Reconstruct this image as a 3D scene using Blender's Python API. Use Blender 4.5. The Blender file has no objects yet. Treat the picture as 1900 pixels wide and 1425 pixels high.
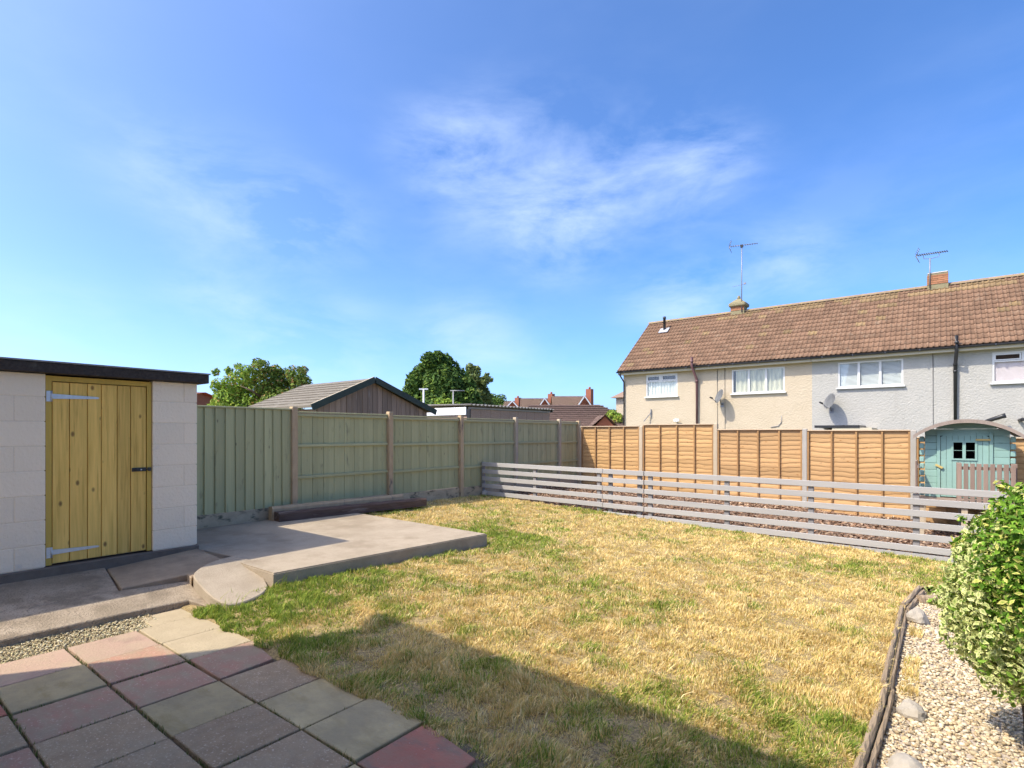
import bpy, bmesh, math, random
import numpy as np
from mathutils import Vector, Matrix
R = math.radians
random.seed(7); RNG = np.random.default_rng(11)
scene = bpy.context.scene
COL = scene.collection

# ------------------------------------------------------------------ camera
FPX, CX, HOR, HC, TH = 1013.0, 950.0, 803.0, 1.53, R(37.95)
CT, ST = math.cos(TH), math.sin(TH)
cam = bpy.data.cameras.new('camera'); cam_o = bpy.data.objects.new('camera', cam); COL.objects.link(cam_o)
cam.sensor_width = 36.0; cam.lens = 36.0 * FPX / 1900.0
cam.shift_y = (HOR - 712.5) / 1900.0
cam.clip_start = 0.05; cam.clip_end = 2000
cam_o.location = (0, 0, HC); cam_o.rotation_euler = (R(90), 0, TH)
scene.camera = cam_o

# ------------------------------------------------------------------ light
SUN_TRAVEL = Vector((0.41, 0.64, -1.0)).normalized()
sun_dir = -SUN_TRAVEL
SUN_EL = math.asin(sun_dir.z); SUN_ROT = math.atan2(sun_dir.x, sun_dir.y)
sl = bpy.data.lights.new('sun', 'SUN'); sl.energy = 2.0; sl.angle = R(0.55); sl.color = (1.0, 0.92, 0.77)
so = bpy.data.objects.new('sun', sl); COL.objects.link(so); so.location = (-20, -30, 50)
so.rotation_euler = SUN_TRAVEL.to_track_quat('-Z', 'Y').to_euler()
scene.view_settings.view_transform = 'Standard'; scene.view_settings.look = 'None'
scene.view_settings.exposure = 1.56; scene.view_settings.gamma = 1.0
scene.view_settings.use_curve_mapping = False

def wdir(u, v):                       # direction of a photo pixel in the world
    xc, zc, h = (u - CX) / FPX, 1.0, (HOR - v) / FPX
    return Vector((CT * xc - ST * zc, ST * xc + CT * zc, h)).normalized()
def gpt(u, v, z=0.0):                 # point on the horizontal plane at height z
    Z = (HC - z) * FPX / (v - HOR); xc = (u - CX) / FPX * Z
    return (CT * xc - ST * Z, ST * xc + CT * Z)
def on_y(u, v, y):                    # point on the vertical plane y = const
    r = (u - CX) / FPX
    x = y * (CT * r - ST) / (CT + ST * r); Z = -ST * x + CT * y
    return x, HC - (v - HOR) * Z / FPX
def on_x(u, v, x):                    # point on the vertical plane x = const
    r = (u - CX) / FPX
    y = x * (CT + r * ST) / (CT * r - ST); Z = -ST * x + CT * y
    return y, HC - (v - HOR) * Z / FPX
def at_depth(u, v, Z):
    xc = (u - CX) / FPX * Z
    return CT * xc - ST * Z, ST * xc + CT * Z, HC - (v - HOR) * Z / FPX

w = bpy.data.worlds.new('World'); scene.world = w; w.use_nodes = True
nt = w.node_tree; nt.nodes.clear(); N = nt.nodes.new; L = nt.links.new
out = N('ShaderNodeOutputWorld'); bg = N('ShaderNodeBackground'); bg.inputs[1].default_value = 0.15
sky = N('ShaderNodeTexSky'); sky.sky_type = 'NISHITA'; sky.sun_disc = False
sky.sun_elevation = SUN_EL; sky.sun_rotation = SUN_ROT
sky.air_density = 0.49; sky.dust_density = 2.2; sky.ozone_density = 5.4; sky.altitude = 0
tc = N('ShaderNodeTexCoord')
def vmath(op, a, b=None):
    n = N('ShaderNodeVectorMath'); n.operation = op
    for i, s in enumerate((a, b)):
        if s is None: continue
        if isinstance(s, (tuple, list, Vector)): n.inputs[i].default_value = tuple(s)
        else: L(s, n.inputs[i])
    return n
def smath(op, a, b=None, clamp=False):
    n = N('ShaderNodeMath'); n.operation = op; n.use_clamp = clamp
    for i, s in enumerate((a, b)):
        if s is None: continue
        if isinstance(s, (int, float)): n.inputs[i].default_value = s
        else: L(s, n.inputs[i])
    return n.outputs[0]
nrm = vmath('NORMALIZE', tc.outputs['Generated']).outputs[0]
nz = N('ShaderNodeTexNoise'); nz.inputs['Scale'].default_value = 4.6; nz.inputs['Detail'].default_value = 13; nz.inputs['Roughness'].default_value = 0.60
nz.inputs['Distortion'].default_value = 0.22
st = vmath('MULTIPLY', nrm, (1.0, 1.0, 2.6)).outputs[0]; L(st, nz.inputs['Vector'])
nz2 = N('ShaderNodeTexNoise'); nz2.inputs['Scale'].default_value = 1.7; nz2.inputs['Detail'].default_value = 4; L(st, nz2.inputs['Vector'])
# thin cloud everywhere, with thicker wisps where the sky has them
acc = smath('MULTIPLY', smath('SUBTRACT', nz2.outputs['Fac'], 0.42), 0.5, True)
for (u, v, rad, s) in [(950, 330, .20, .55), (1050, 440, .13, .5), (820, 270, .11, .38), (1230, 330, .16, .42), (1330, 290, .09, .25), (560, 415, .13, .36),
                       (430, 370, .17, .28), (300, 300, .12, .18), (400, 545, .10, .3), (600, 620, .14, .32), (860, 630, .12, .4), (1260, 555, .12, .45), (1450, 490, .10, .35),
                       (500, 660, .12, .25), (1000, 690, .12, .2), (120, 590, .12, .2), (700, 690, .1, .2)]:
    d = wdir(u, v)
    df = vmath('MULTIPLY', vmath('SUBTRACT', nrm, d).outputs[0], (1.0, 1.0, 1.5)).outputs[0]
    ln = N('ShaderNodeVectorMath'); ln.operation = 'LENGTH'; L(df, ln.inputs[0])
    mr = N('ShaderNodeMapRange'); mr.interpolation_type = 'SMOOTHERSTEP'
    mr.inputs['From Min'].default_value = 0; mr.inputs['From Max'].default_value = rad * 1.35
    mr.inputs['To Min'].default_value = s; mr.inputs['To Max'].default_value = 0; L(ln.outputs['Value'], mr.inputs['Value'])
    acc = smath('ADD', acc, mr.outputs['Result'])
dens = smath('MULTIPLY', smath('MULTIPLY', smath('MULTIPLY', smath('SUBTRACT', nz.outputs['Fac'], 0.37), 3.6, True), acc), 0.72, True)
mixc = N('ShaderNodeMix'); mixc.data_type = 'RGBA'; L(dens, mixc.inputs['Factor'])
hs = N('ShaderNodeHueSaturation'); hs.inputs['Hue'].default_value = 0.500; hs.inputs['Saturation'].default_value = 1.17; L(sky.outputs[0], hs.inputs['Color'])
L(hs.outputs[0], mixc.inputs['A']); mixc.inputs['B'].default_value = (2.3, 2.7, 3.5, 1)
L(mixc.outputs['Result'], bg.inputs[0]); L(bg.outputs[0], out.inputs[0])

# ------------------------------------------------------------------ helpers
def lawn_z(x, y):
    k = np.clip((y - 1.95) / 0.9, 0, 1); k = k * k * (3 - 2 * k)
    return (-0.0395 * x - 0.0105 * y - 0.083) * k + np.clip(-0.0395 * x - 0.103, -.1, .008) * (1 - k)

def mat(name, c1, c2, scale=(6, 6, 6), rough=0.85, bump=0.0, bscale=None, rnd=0.0, c3=None, s3=(2, 2, 2), t3=0.6, w3=0.12, detail=6, spec=0.25, contrast=1.0, speck=None, metal=0.0, bdist=0.01, knots=None, dirt=None):
    m = bpy.data.materials.new(name); m.use_nodes = True
    n = m.node_tree.nodes; l = m.node_tree.links; p = n['Principled BSDF']
    p.inputs['Roughness'].default_value = rough; p.inputs['Specular IOR Level'].default_value = spec; p.inputs['Metallic'].default_value = metal
    g = n.new('ShaderNodeNewGeometry'); oi = n.new('ShaderNodeObjectInfo')
    off = n.new('ShaderNodeVectorMath'); off.operation = 'MULTIPLY_ADD'
    cmb = n.new('ShaderNodeCombineXYZ')
    for i in range(3): l.new(oi.outputs['Random'], cmb.inputs[i])
    l.new(cmb.outputs[0], off.inputs[0]); off.inputs[1].default_value = (13.7, 17.3, 11.1) if rnd else (0, 0, 0); l.new(g.outputs['Position'], off.inputs[2])
    def noise(sc, det=detail, ro=0.6):
        mp = n.new('ShaderNodeVectorMath'); mp.operation = 'MULTIPLY'; mp.inputs[1].default_value = sc; l.new(off.outputs[0], mp.inputs[0])
        t = n.new('ShaderNodeTexNoise'); t.inputs['Scale'].default_value = 1.0; t.inputs['Detail'].default_value = det; t.inputs['Roughness'].default_value = ro
        l.new(mp.outputs[0], t.inputs['Vector']); return t
    def ramp(t, a, b):
        r = n.new('ShaderNodeMapRange'); r.inputs['From Min'].default_value = a; r.inputs['From Max'].default_value = b; l.new(t, r.inputs['Value']); return r.outputs['Result']
    t1 = noise(scale)
    k = 0.25 / contrast
    mx = n.new('ShaderNodeMix'); mx.data_type = 'RGBA'; l.new(ramp(t1.outputs['Fac'], 0.5 - k, 0.5 + k), mx.inputs['Factor'])
    mx.inputs['A'].default_value = (*c1, 1); mx.inputs['B'].default_value = (*c2, 1); col = mx.outputs['Result']
    if c3:
        t3n = noise(s3, 5); m3 = n.new('ShaderNodeMix'); m3.data_type = 'RGBA'; l.new(ramp(t3n.outputs['Fac'], t3, t3 + w3), m3.inputs['Factor'])
        l.new(col, m3.inputs['A']); m3.inputs['B'].default_value = (*c3, 1); col = m3.outputs['Result']
    if speck:                         # (colour, scale, threshold): grit
        ts = noise((speck[1],) * 3, 2); ms = n.new('ShaderNodeMix'); ms.data_type = 'RGBA'; l.new(ramp(ts.outputs['Fac'], speck[2], speck[2] + 0.06), ms.inputs['Factor'])
        l.new(col, ms.inputs['A']); ms.inputs['B'].default_value = (*speck[0], 1); col = ms.outputs['Result']
    if dirt:                          # (colour, scale, amount): dust and algae lying across neighbouring pieces
        md = n.new('ShaderNodeVectorMath'); md.operation = 'SCALE'; md.inputs['Scale'].default_value = dirt[1]; l.new(g.outputs['Position'], md.inputs[0])
        td = n.new('ShaderNodeTexNoise'); td.inputs['Scale'].default_value = 1.0; td.inputs['Detail'].default_value = 9; td.inputs['Roughness'].default_value = .68; l.new(md.outputs[0], td.inputs['Vector'])
        fd = n.new('ShaderNodeMath'); fd.operation = 'MULTIPLY'; l.new(ramp(td.outputs['Fac'], .42, .62), fd.inputs[0]); fd.inputs[1].default_value = dirt[2]
        m5 = n.new('ShaderNodeMix'); m5.data_type = 'RGBA'; l.new(fd.outputs[0], m5.inputs['Factor']); l.new(col, m5.inputs['A']); m5.inputs['B'].default_value = (*dirt[0], 1); col = m5.outputs['Result']
    if knots:                         # (colour, scale vector, radius): knots in timber
        mk = n.new('ShaderNodeVectorMath'); mk.operation = 'MULTIPLY'; mk.inputs[1].default_value = knots[1]; l.new(off.outputs[0], mk.inputs[0])
        vo = n.new('ShaderNodeTexVoronoi'); vo.inputs['Scale'].default_value = 1.0; l.new(mk.outputs[0], vo.inputs['Vector'])
        mk2 = n.new('ShaderNodeMix'); mk2.data_type = 'RGBA'; l.new(ramp(vo.outputs['Distance'], knots[2], knots[2] * .45), mk2.inputs['Factor'])
        l.new(col, mk2.inputs['A']); mk2.inputs['B'].default_value = (*knots[0], 1); col = mk2.outputs['Result']
    if rnd:
        h = n.new('ShaderNodeHueSaturation'); rr = n.new('ShaderNodeMapRange'); rr.inputs['To Min'].default_value = 1 - rnd; rr.inputs['To Max'].default_value = 1 + rnd
        l.new(oi.outputs['Random'], rr.inputs['Value']); l.new(rr.outputs['Result'], h.inputs['Value']); l.new(col, h.inputs['Color']); col = h.outputs['Color']
    l.new(col, p.inputs['Base Color'])
    if bump:
        tb = noise(bscale or tuple(q * 3 for q in scale), 4); b = n.new('ShaderNodeBump'); b.inputs['Strength'].default_value = bump; b.inputs['Distance'].default_value = bdist
        l.new(tb.outputs['Fac'], b.inputs['Height']); l.new(b.outputs[0], p.inputs['Normal'])
    return m

def attr_mat(name, rough=0.75, transl=0.25, spec=0.2):
    m = bpy.data.materials.new(name); m.use_nodes = True; n = m.node_tree.nodes; l = m.node_tree.links; p = n['Principled BSDF']
    a = n.new('ShaderNodeAttribute'); a.attribute_name = 'col'; l.new(a.outputs['Color'], p.inputs['Base Color'])
    p.inputs['Roughness'].default_value = rough; p.inputs['Specular IOR Level'].default_value = spec
    if transl:
        t = n.new('ShaderNodeBsdfTranslucent'); l.new(a.outputs['Color'], t.inputs['Color'])
        mx = n.new('ShaderNodeMixShader'); mx.inputs[0].default_value = transl
        l.new(p.outputs[0], mx.inputs[1]); l.new(t.outputs[0], mx.inputs[2]); l.new(mx.outputs[0], n['Material Output'].inputs[0])
    return m

M = {}
M['block'] = mat('painted_block', (.93, .77, .57), (.90, .74, .545), (5, 5, 5), .9, .9, (38, 38, 38), rnd=.03, c3=(.76, .64, .51), s3=(5, 5, 5), t3=.66)
M['mortar'] = mat('painted_mortar', (.86, .71, .53), (.80, .66, .49), (9, 9, 9), .95)
M['felt'] = mat('roof_slab_dark', (.035, .028, .024), (.075, .062, .055), (40, 40, 40), .95, .5, (90, 90, 90), c3=(.12, .11, .09), s3=(6, 6, 6), t3=.62)
M['roofgrey'] = mat('roof_top_grey', (.22, .21, .20), (.28, .27, .26), (5, 5, 5), .9)
M['plinth'] = mat('plinth_concrete', (.14, .11, .085), (.20, .16, .125), (8, 8, 8), .95, .5, (50, 50, 50))
M['door'] = mat('treated_pine', (.88, .56, .15), (.70, .44, .105), (30, 30, 1.6), .7, .15, (70, 70, 4), rnd=.13, c3=(.56, .33, .075), s3=(26, 26, 1.4), t3=.54, w3=.16, contrast=1.7, knots=((.26, .145, .045), (8, 8, 4.5), .15))
M['doorframe'] = mat('treated_frame', (.64, .42, .09), (.52, .345, .075), (25, 25, 3), .7, .1, rnd=.05)
M['galv'] = mat('galvanised_steel', (.62, .63, .64), (.50, .51, .52), (30, 30, 30), .45, metal=.5, spec=.5)
M['black'] = mat('black_plastic', (.018, .018, .02), (.03, .03, .032), (10, 10, 10), .4, spec=.5)
M['green'] = mat('green_painted_wood', (.47, .445, .235), (.39, .37, .195), (34, 34, 1.5), .85, .3, (80, 80, 4), rnd=.10, c3=(.20, .19, .11), s3=(9, 9, 2.5), t3=.60, w3=.18, contrast=1.0, knots=((.20, .18, .10), (6, 6, 2.2), .07))
M['greenrail'] = mat('green_rail', (.45, .43, .235), (.38, .36, .195), (20, 2, 20), .85, .2, rnd=.06)
M['post'] = mat('concrete_post', (.52, .38, .23), (.40, .285, .17), (14, 14, 5), .95, .4, (60, 60, 60), rnd=.06, c3=(.17, .14, .11), s3=(8, 8, 3), t3=.6)
M['postpale'] = mat('pale_concrete_post', (.50, .41, .285), (.43, .35, .245), (10, 10, 4), .95, .3, (60, 60, 60), rnd=.05)
M['postgrey'] = mat('grey_painted_post', (.405, .375, .325), (.35, .325, .285), (10, 10, 4), .9, .2, rnd=.04)
M['gravelboard'] = mat('gravel_board', (.52, .41, .27), (.36, .28, .18), (7, 7, 10), .95, .4, (50, 50, 50), rnd=.05, c3=(.12, .11, .07), s3=(5, 5, 9), t3=.55)
M['lap'] = mat('larch_lap', (.60, .37, .165), (.50, .30, .125), (2.2, 2.2, 40), .8, .3, (5, 5, 90), rnd=.14, c3=(.36, .16, .05), s3=(14, 14, 26), t3=.68, w3=.07, contrast=1.4, knots=((.34, .15, .045), (4, 4, 9), .12))
M['lapold'] = mat('larch_lap_weathered', (.57, .35, .16), (.47, .285, .13), (2.2, 2.2, 40), .8, .3, (5, 5, 90), rnd=.16, c3=(.28, .16, .08), s3=(9, 9, 22), t3=.62, w3=.12, contrast=1.4, knots=((.34, .15, .045), (4, 4, 9), .12))
M['batten'] = mat('batten', (.40, .23, .10), (.33, .185, .075), (20, 20, 3), .8, .2, rnd=.08)
M['lapcap'] = mat('lap_cap', (.56, .43, .29), (.48, .36, .23), (2, 2, 20), .85, rnd=.06)
M['slat'] = mat('grey_painted_slat', (.40, .385, .36), (.355, .34, .32), (1.5, 20, 20), .65, .12, (4, 60, 60), rnd=.05, c3=(.34, .335, .34), s3=(2.5, 9, 9), t3=.66)
M['slatpost'] = mat('grey_painted_fence_post', (.27, .255, .245), (.23, .215, .21), (15, 15, 3), .7, rnd=.06)
M['sleeper'] = mat('old_sleeper', (.085, .052, .038), (.14, .095, .075), (30, 2, 30), .9, .5, (60, 4, 60), c3=(.24, .19, .155), s3=(12, 1.5, 12), t3=.6)
M['concrete'] = mat('pale_concrete', (.41, .335, .245), (.345, .28, .20), (2.2, 2.2, 2.2), .95, .35, (70, 70, 70), c3=(.29, .23, .16), s3=(2.2, 2.2, 2.2), t3=.50, w3=.16, speck=((.27, .215, .155), 70, .63), dirt=((.27, .215, .15), 2.4, .55), bdist=.03)  # the concrete's own colour, with grit and darker stains
M['path'] = mat('rough_concrete', (.43, .345, .25), (.33, .26, .185), (3, 3, 3), .95, .6, (60, 60, 60), c3=(.23, .18, .125), s3=(4, 4, 4), t3=.50, w3=.14, speck=((.22, .175, .125), 60, .58), dirt=((.24, .19, .13), 3.0, .6), bdist=.03)
M['darkconcrete'] = mat('old_concrete', (.44, .325, .215), (.33, .245, .16), (3, 3, 3), .95, .5, (60, 60, 60), speck=((.5, .44, .38), 80, .67), dirt=((.24, .185, .13), 3.0, .6), bdist=.03)
M['s_red'] = mat('slab_red', (.45, .235, .155), (.36, .20, .135), (7, 7, 7), .9, .35, (55, 55, 55), rnd=.09, c3=(.38, .285, .18), s3=(5, 11, 5), t3=.46, w3=.22, speck=((.58, .42, .32), 60, .62), dirt=((.33, .25, .16), 3.5, .7), bdist=.03)
M['s_dred'] = mat('slab_deep_red', (.44, .165, .11), (.35, .135, .09), (6, 6, 6), .9, .35, (55, 55, 55), rnd=.06, c3=(.25, .15, .11), s3=(5, 11, 5), t3=.54, speck=((.45, .28, .26), 70, .68), dirt=((.30, .20, .13), 4.0, .55), bdist=.03)
M['s_pink'] = mat('slab_pink', (.44, .30, .215), (.38, .255, .185), (6, 6, 6), .9, .3, (55, 55, 55), rnd=.05, c3=(.31, .205, .155), s3=(3, 3, 3), t3=.6, dirt=((.40, .31, .20), 4.0, .6), bdist=.03)
M['s_buff'] = mat('slab_buff', (.51, .39, .205), (.42, .32, .165), (5, 8, 5), .9, .35, (55, 55, 55), rnd=.10, c3=(.34, .255, .115), s3=(4, 9, 4), t3=.50, w3=.2, speck=((.40, .35, .25), 80, .66), dirt=((.31, .245, .145), 3.5, .7), bdist=.03)
M['s_cream'] = mat('slab_cream', (.45, .36, .23), (.39, .31, .195), (5, 5, 5), .9, .3, (55, 55, 55), rnd=.05, dirt=((.34, .27, .165), 4.0, .5), bdist=.03)
M['s_agg'] = mat('slab_aggregate', (.47, .325, .19), (.33, .225, .13), (12, 12, 12), .95, .6, (70, 70, 70), rnd=.12, c3=(.42, .30, .175), s3=(3, 3, 3), t3=.58, w3=.2, speck=((.62, .47, .33), 75, .60), dirt=((.40, .31, .20), 3.5, .5), bdist=.03)
M['soil'] = mat('dark_soil', (.11, .085, .055), (.16, .125, .08), (20, 20, 20), 1.0, .6, (60, 60, 60))
M['lawnsoil'] = mat('dry_lawn_soil', (.44, .32, .145), (.24, .175, .08), (45, 45, 45), 1.0, .9, (110, 110, 110), c3=(.16, .12, .07), s3=(60, 60, 60), t3=.52, w3=.1, contrast=1.8)
M['ground'] = mat('far_ground', (.20, .19, .09), (.14, .15, .07), (.4, .4, .4), 1.0)
M['mulch'] = mat('mulch_soil', (.15, .095, .065), (.22, .15, .105), (25, 25, 25), 1.0, .8, (50, 50, 50))
M['gravelbase'] = mat('gravel_base', (.50, .42, .33), (.38, .31, .24), (40, 40, 40), 1.0, .6, (90, 90, 90))
M['cream'] = mat('cream_render', (.54, .45, .325), (.50, .415, .295), (2, 2, 2), .95, .8, (16, 16, 16), c3=(.46, .375, .265), s3=(1.2, 1.2, .35), t3=.58, w3=.2, bdist=.03)
M['blue'] = mat('pale_blue_render', (.435, .415, .37), (.40, .385, .345), (2, 2, 2), .95, .8, (16, 16, 16), c3=(.355, .335, .30), s3=(1.2, 1.2, .35), t3=.6, w3=.2, bdist=.03)
M['tile'] = mat('roof_tile', (.225, .135, .083), (.17, .10, .062), (9, 9, 9), .9, .3, (50, 50, 50), rnd=.17, c3=(.235, .165, .11), s3=(4, 4, 4), t3=.56, w3=.15)
M['tilemoss'] = mat('roof_tile_mossy', (.25, .175, .09), (.20, .13, .075), (9, 9, 9), .9, .3, (50, 50, 50), rnd=.2, c3=(.30, .20, .07), s3=(9, 9, 9), t3=.52, w3=.2)
M['ridge'] = mat('ridge_tile', (.30, .225, .14), (.24, .17, .115), (7, 7, 7), .95, .3, rnd=.08, c3=(.31, .235, .09), s3=(4, 4, 4), t3=.54, w3=.12)
M['deck'] = mat('roof_underlay', (.10, .065, .05), (.08, .05, .04), (5, 5, 5), 1.0)
M['upvc'] = mat('white_upvc', (.68, .67, .64), (.64, .63, .60), (3, 3, 3), .35, spec=.5)
M['fascia'] = mat('cream_fascia', (.56, .49, .36), (.50, .44, .32), (3, 3, 3), .6)
M['gutter'] = mat('black_gutter', (.030, .031, .036), (.045, .046, .052), (6, 6, 6), .4, spec=.5)
M['maroon'] = mat('maroon_pipe', (.115, .05, .05), (.15, .08, .08), (6, 6, 6), .5, spec=.4)
M['lead'] = mat('lead_flashing', (.42, .43, .45), (.34, .35, .37), (8, 8, 8), .6)
M['brick'] = mat('orange_brick', (.42, .20, .105), (.33, .15, .08), (12, 12, 30), .9, .3, rnd=.15)
M['redbrick'] = mat('far_red_brick', (.34, .125, .075), (.27, .10, .06), (5, 5, 14), .9)
M['capstone'] = mat('chimney_cap', (.50, .45, .37), (.42, .38, .31), (8, 8, 8), .9)
M['mossstone'] = mat('mossy_chimney_stone', (.30, .26, .15), (.22, .19, .11), (10, 10, 10), .95, .4)
M['metal'] = mat('grey_metal', (.30, .30, .31), (.22, .22, .23), (20, 20, 20), .5, metal=.3)
M['dish'] = mat('grey_dish', (.27, .275, .28), (.235, .24, .245), (5, 5, 5), .5)
M['curtain'] = mat('net_curtain', (.85, .84, .76), (.55, .56, .50), (22, 22, 1.5), .9)
M['drape'] = mat('patterned_curtain', (.78, .72, .52), (.34, .33, .26), (16, 16, 2.5), .9)
M['blind'] = mat('slatted_blind', (.78, .79, .76), (.72, .73, .70), (4, 4, 4), .8)
M['pinkblind'] = mat('pinkish_blind', (.75, .64, .64), (.66, .56, .56), (3, 3, 3), .8)
M['teal'] = mat('teal_painted_wood', (.275, .43, .37), (.245, .39, .335), (2, 2, 20), .75, .15, rnd=.05)
M['greywood'] = mat('weathered_grey_wood', (.38, .305, .25), (.28, .22, .18), (25, 25, 2), .9, .3, rnd=.10)
M['brownwood'] = mat('weathered_brown_wood', (.30, .215, .165), (.225, .16, .125), (25, 25, 2), .9, .3, rnd=.12)
M['shedwood'] = mat('silvered_planks', (.33, .235, .18), (.21, .145, .11), (18, 18, 1.2), .9, .3, rnd=.22, c3=(.40, .35, .32), s3=(8, 8, 1), t3=.62)
M['garageroof'] = mat('garage_felt_roof', (.20, .175, .135), (.155, .135, .105), (3, 9, 3), .95, .4, (20, 30, 20), c3=(.27, .245, .2), s3=(2, 8, 2), t3=.58)
M['dkgreen'] = mat('dark_green_bargeboard', (.035, .05, .042), (.05, .065, .055), (8, 8, 8), .7)
M['pebbledash'] = mat('pebbledash_panel', (.44, .30, .225), (.30, .205, .15), (26, 26, 26), .95, .6, (40, 40, 40), speck=((.48, .38, .34), 34, .6))
M['white'] = mat('white_board', (.78, .79, .80), (.72, .73, .74), (3, 3, 3), .5)
M['asbestos'] = mat('corrugated_cement', (.36, .33, .29), (.27, .245, .21), (5, 5, 5), .95)
M['fartile'] = mat('far_roof_tile', (.285, .195, .14), (.23, .155, .115), (4, 4, 4), .95, c3=(.25, .19, .13), s3=(1, 1, 1), t3=.55)
M['bungtile'] = mat('bungalow_roof_tile', (.25, .17, .135), (.20, .135, .11), (4, 4, 4), .95, rnd=.12)
M['log'] = mat('grey_log', (.38, .285, .19), (.23, .17, .11), (22, 3, 22), .95, .6, (50, 6, 50), rnd=.1)
M['rock'] = mat('grey_rock', (.42, .37, .30), (.32, .28, .22), (7, 7, 7), .95, .5, (30, 30, 30))
M['brass'] = mat('brass_latch', (.55, .42, .16), (.5, .38, .14), (8, 8, 8), .5)
M['dark'] = mat('interior_darkness', (.012, .013, .015), (.018, .018, .02), (5, 5, 5), .6)  # near-black colour standing in for the shade of closed interiors
M['bark'] = mat('tree_bark', (.12, .085, .06), (.18, .13, .10), (14, 14, 3), .95, .5)
M['hostwall'] = mat('host_render', (.62, .56, .48), (.56, .50, .43), (2, 2, 2), .95)
M['leaf'] = attr_mat('leaves'); M['grass'] = attr_mat('grass_blades', .8, .3, .15); M['stones'] = attr_mat('pebbles', .85, 0, .25); M['chips'] = attr_mat('bark_chips', .95, 0, .1)

def glass_mat():
    m = bpy.data.materials.new('window_glass'); m.use_nodes = True; n = m.node_tree.nodes; l = m.node_tree.links; n.remove(n['Principled BSDF'])
    t = n.new('ShaderNodeBsdfTransparent'); t.inputs[0].default_value = (.95, .965, .96, 1)
    g = n.new('ShaderNodeBsdfGlossy'); g.inputs['Roughness'].default_value = .02
    lw = n.new('ShaderNodeLayerWeight'); lw.inputs[0].default_value = .5
    pw_ = n.new('ShaderNodeMath'); pw_.operation = 'POWER'; l.new(lw.outputs['Facing'], pw_.inputs[0]); pw_.inputs[1].default_value = 4.0
    f = n.new('ShaderNodeMath'); f.operation = 'MULTIPLY_ADD'; l.new(pw_.outputs[0], f.inputs[0]); f.inputs[1].default_value = .5; f.inputs[2].default_value = .05
    mx = n.new('ShaderNodeMixShader'); l.new(f.outputs[0], mx.inputs[0]); l.new(t.outputs[0], mx.inputs[1]); l.new(g.outputs[0], mx.inputs[2]); l.new(mx.outputs[0], n['Material Output'].inputs[0])
    return m
M['glass'] = glass_mat()

def setp(o, label=None, cat=None, group=None, kind=None):
    if label: o['label'] = label
    if cat: o['category'] = cat
    if group: o['group'] = group
    if kind: o['kind'] = kind
    return o
def thing(name, label, cat, loc, group=None):
    o = bpy.data.objects.new(name, None); o.empty_display_size = .2; COL.objects.link(o); o.location = loc
    return setp(o, label, cat, group)
def origin(o):
    v = Vector((0, 0, 0))
    while o: v += o.location; o = o.parent
    return v
def add(name, me, m, parent=None, loc=None, world=True):
    """link a mesh; verts are in world space (moved under the parent) or local to loc"""
    if isinstance(me, bmesh.types.BMesh):
        bm = me; me = bpy.data.meshes.new(name); bm.normal_update(); bm.to_mesh(me); bm.free()
    if m is not None and not me.materials: me.materials.append(M[m] if isinstance(m, str) else m)
    o = bpy.data.objects.new(name, me); COL.objects.link(o)
    if parent:
        o.parent = parent
        if world and loc is None: me.transform(Matrix.Translation(-origin(parent)))
    if loc is not None: o.location = Vector(loc) - (origin(parent) if parent else Vector((0, 0, 0)))
    return o
def inst(name, me, parent, loc, rot=(0, 0, 0), sc=(1, 1, 1)):
    o = bpy.data.objects.new(name, me); COL.objects.link(o); o.parent = parent
    o.location = Vector(loc) - origin(parent); o.rotation_euler = rot; o.scale = sc; return o
def bmnew(): return bmesh.new()
def box(bm, x0, x1, y0, y1, z0, z1, bev=0.0):
    vs = [bm.verts.new(p) for p in ((x0, y0, z0), (x1, y0, z0), (x1, y1, z0), (x0, y1, z0), (x0, y0, z1), (x1, y0, z1), (x1, y1, z1), (x0, y1, z1))]
    fs = [bm.faces.new([vs[i] for i in f]) for f in ((0, 3, 2, 1), (4, 5, 6, 7), (0, 1, 5, 4), (1, 2, 6, 5), (2, 3, 7, 6), (3, 0, 4, 7))]
    if bev:
        es = list({e for f in fs for e in f.edges})
        bmesh.ops.bevel(bm, geom=es, offset=bev, segments=1, affect='EDGES')
    return bm
def bx(*a, **k): return box(bmnew(), *a, **k)
def boxmesh(name, sx, sy, sz, m, bev=0.0):
    bm = bx(-sx / 2, sx / 2, -sy / 2, sy / 2, -sz / 2, sz / 2, bev=bev); me = bpy.data.meshes.new(name); bm.normal_update(); bm.to_mesh(me); bm.free()
    me.materials.append(M[m]); return me
def prism(bm, poly, zb, zt):
    """poly: xy list ccw; zt: height or function(x,y)"""
    f = zt if callable(zt) else (lambda x, y: zt)
    fb = zb if callable(zb) else (lambda x, y: zb)
    b = [bm.verts.new((x, y, fb(x, y))) for x, y in poly]; t = [bm.verts.new((x, y, f(x, y))) for x, y in poly]
    n = len(poly); bm.faces.new(list(reversed(b))); bm.faces.new(t)
    for i in range(n): bm.faces.new((b[i], b[(i + 1) % n], t[(i + 1) % n], t[i]))
    return bm
def beam(bm, p, q, wd, ht, up=(0, 0, 1)):
    p, q = Vector(p), Vector(q); d = (q - p).normalized(); s = d.cross(Vector(up))
    s = (s if s.length > 1e-4 else d.cross(Vector((1, 0, 0)))).normalized(); t = s.cross(d)
    vs = []
    for e in (p, q):
        for a, b in ((-1, -1), (1, -1), (1, 1), (-1, 1)): vs.append(bm.verts.new(e + s * a * wd / 2 + t * b * ht / 2))
    for f in ((0, 1, 2, 3), (7, 6, 5, 4), (0, 4, 5, 1), (1, 5, 6, 2), (2, 6, 7, 3), (3, 7, 4, 0)): bm.faces.new([vs[i] for i in f])
    bmesh.ops.recalc_face_normals(bm, faces=bm.faces[:]); return bm
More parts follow.
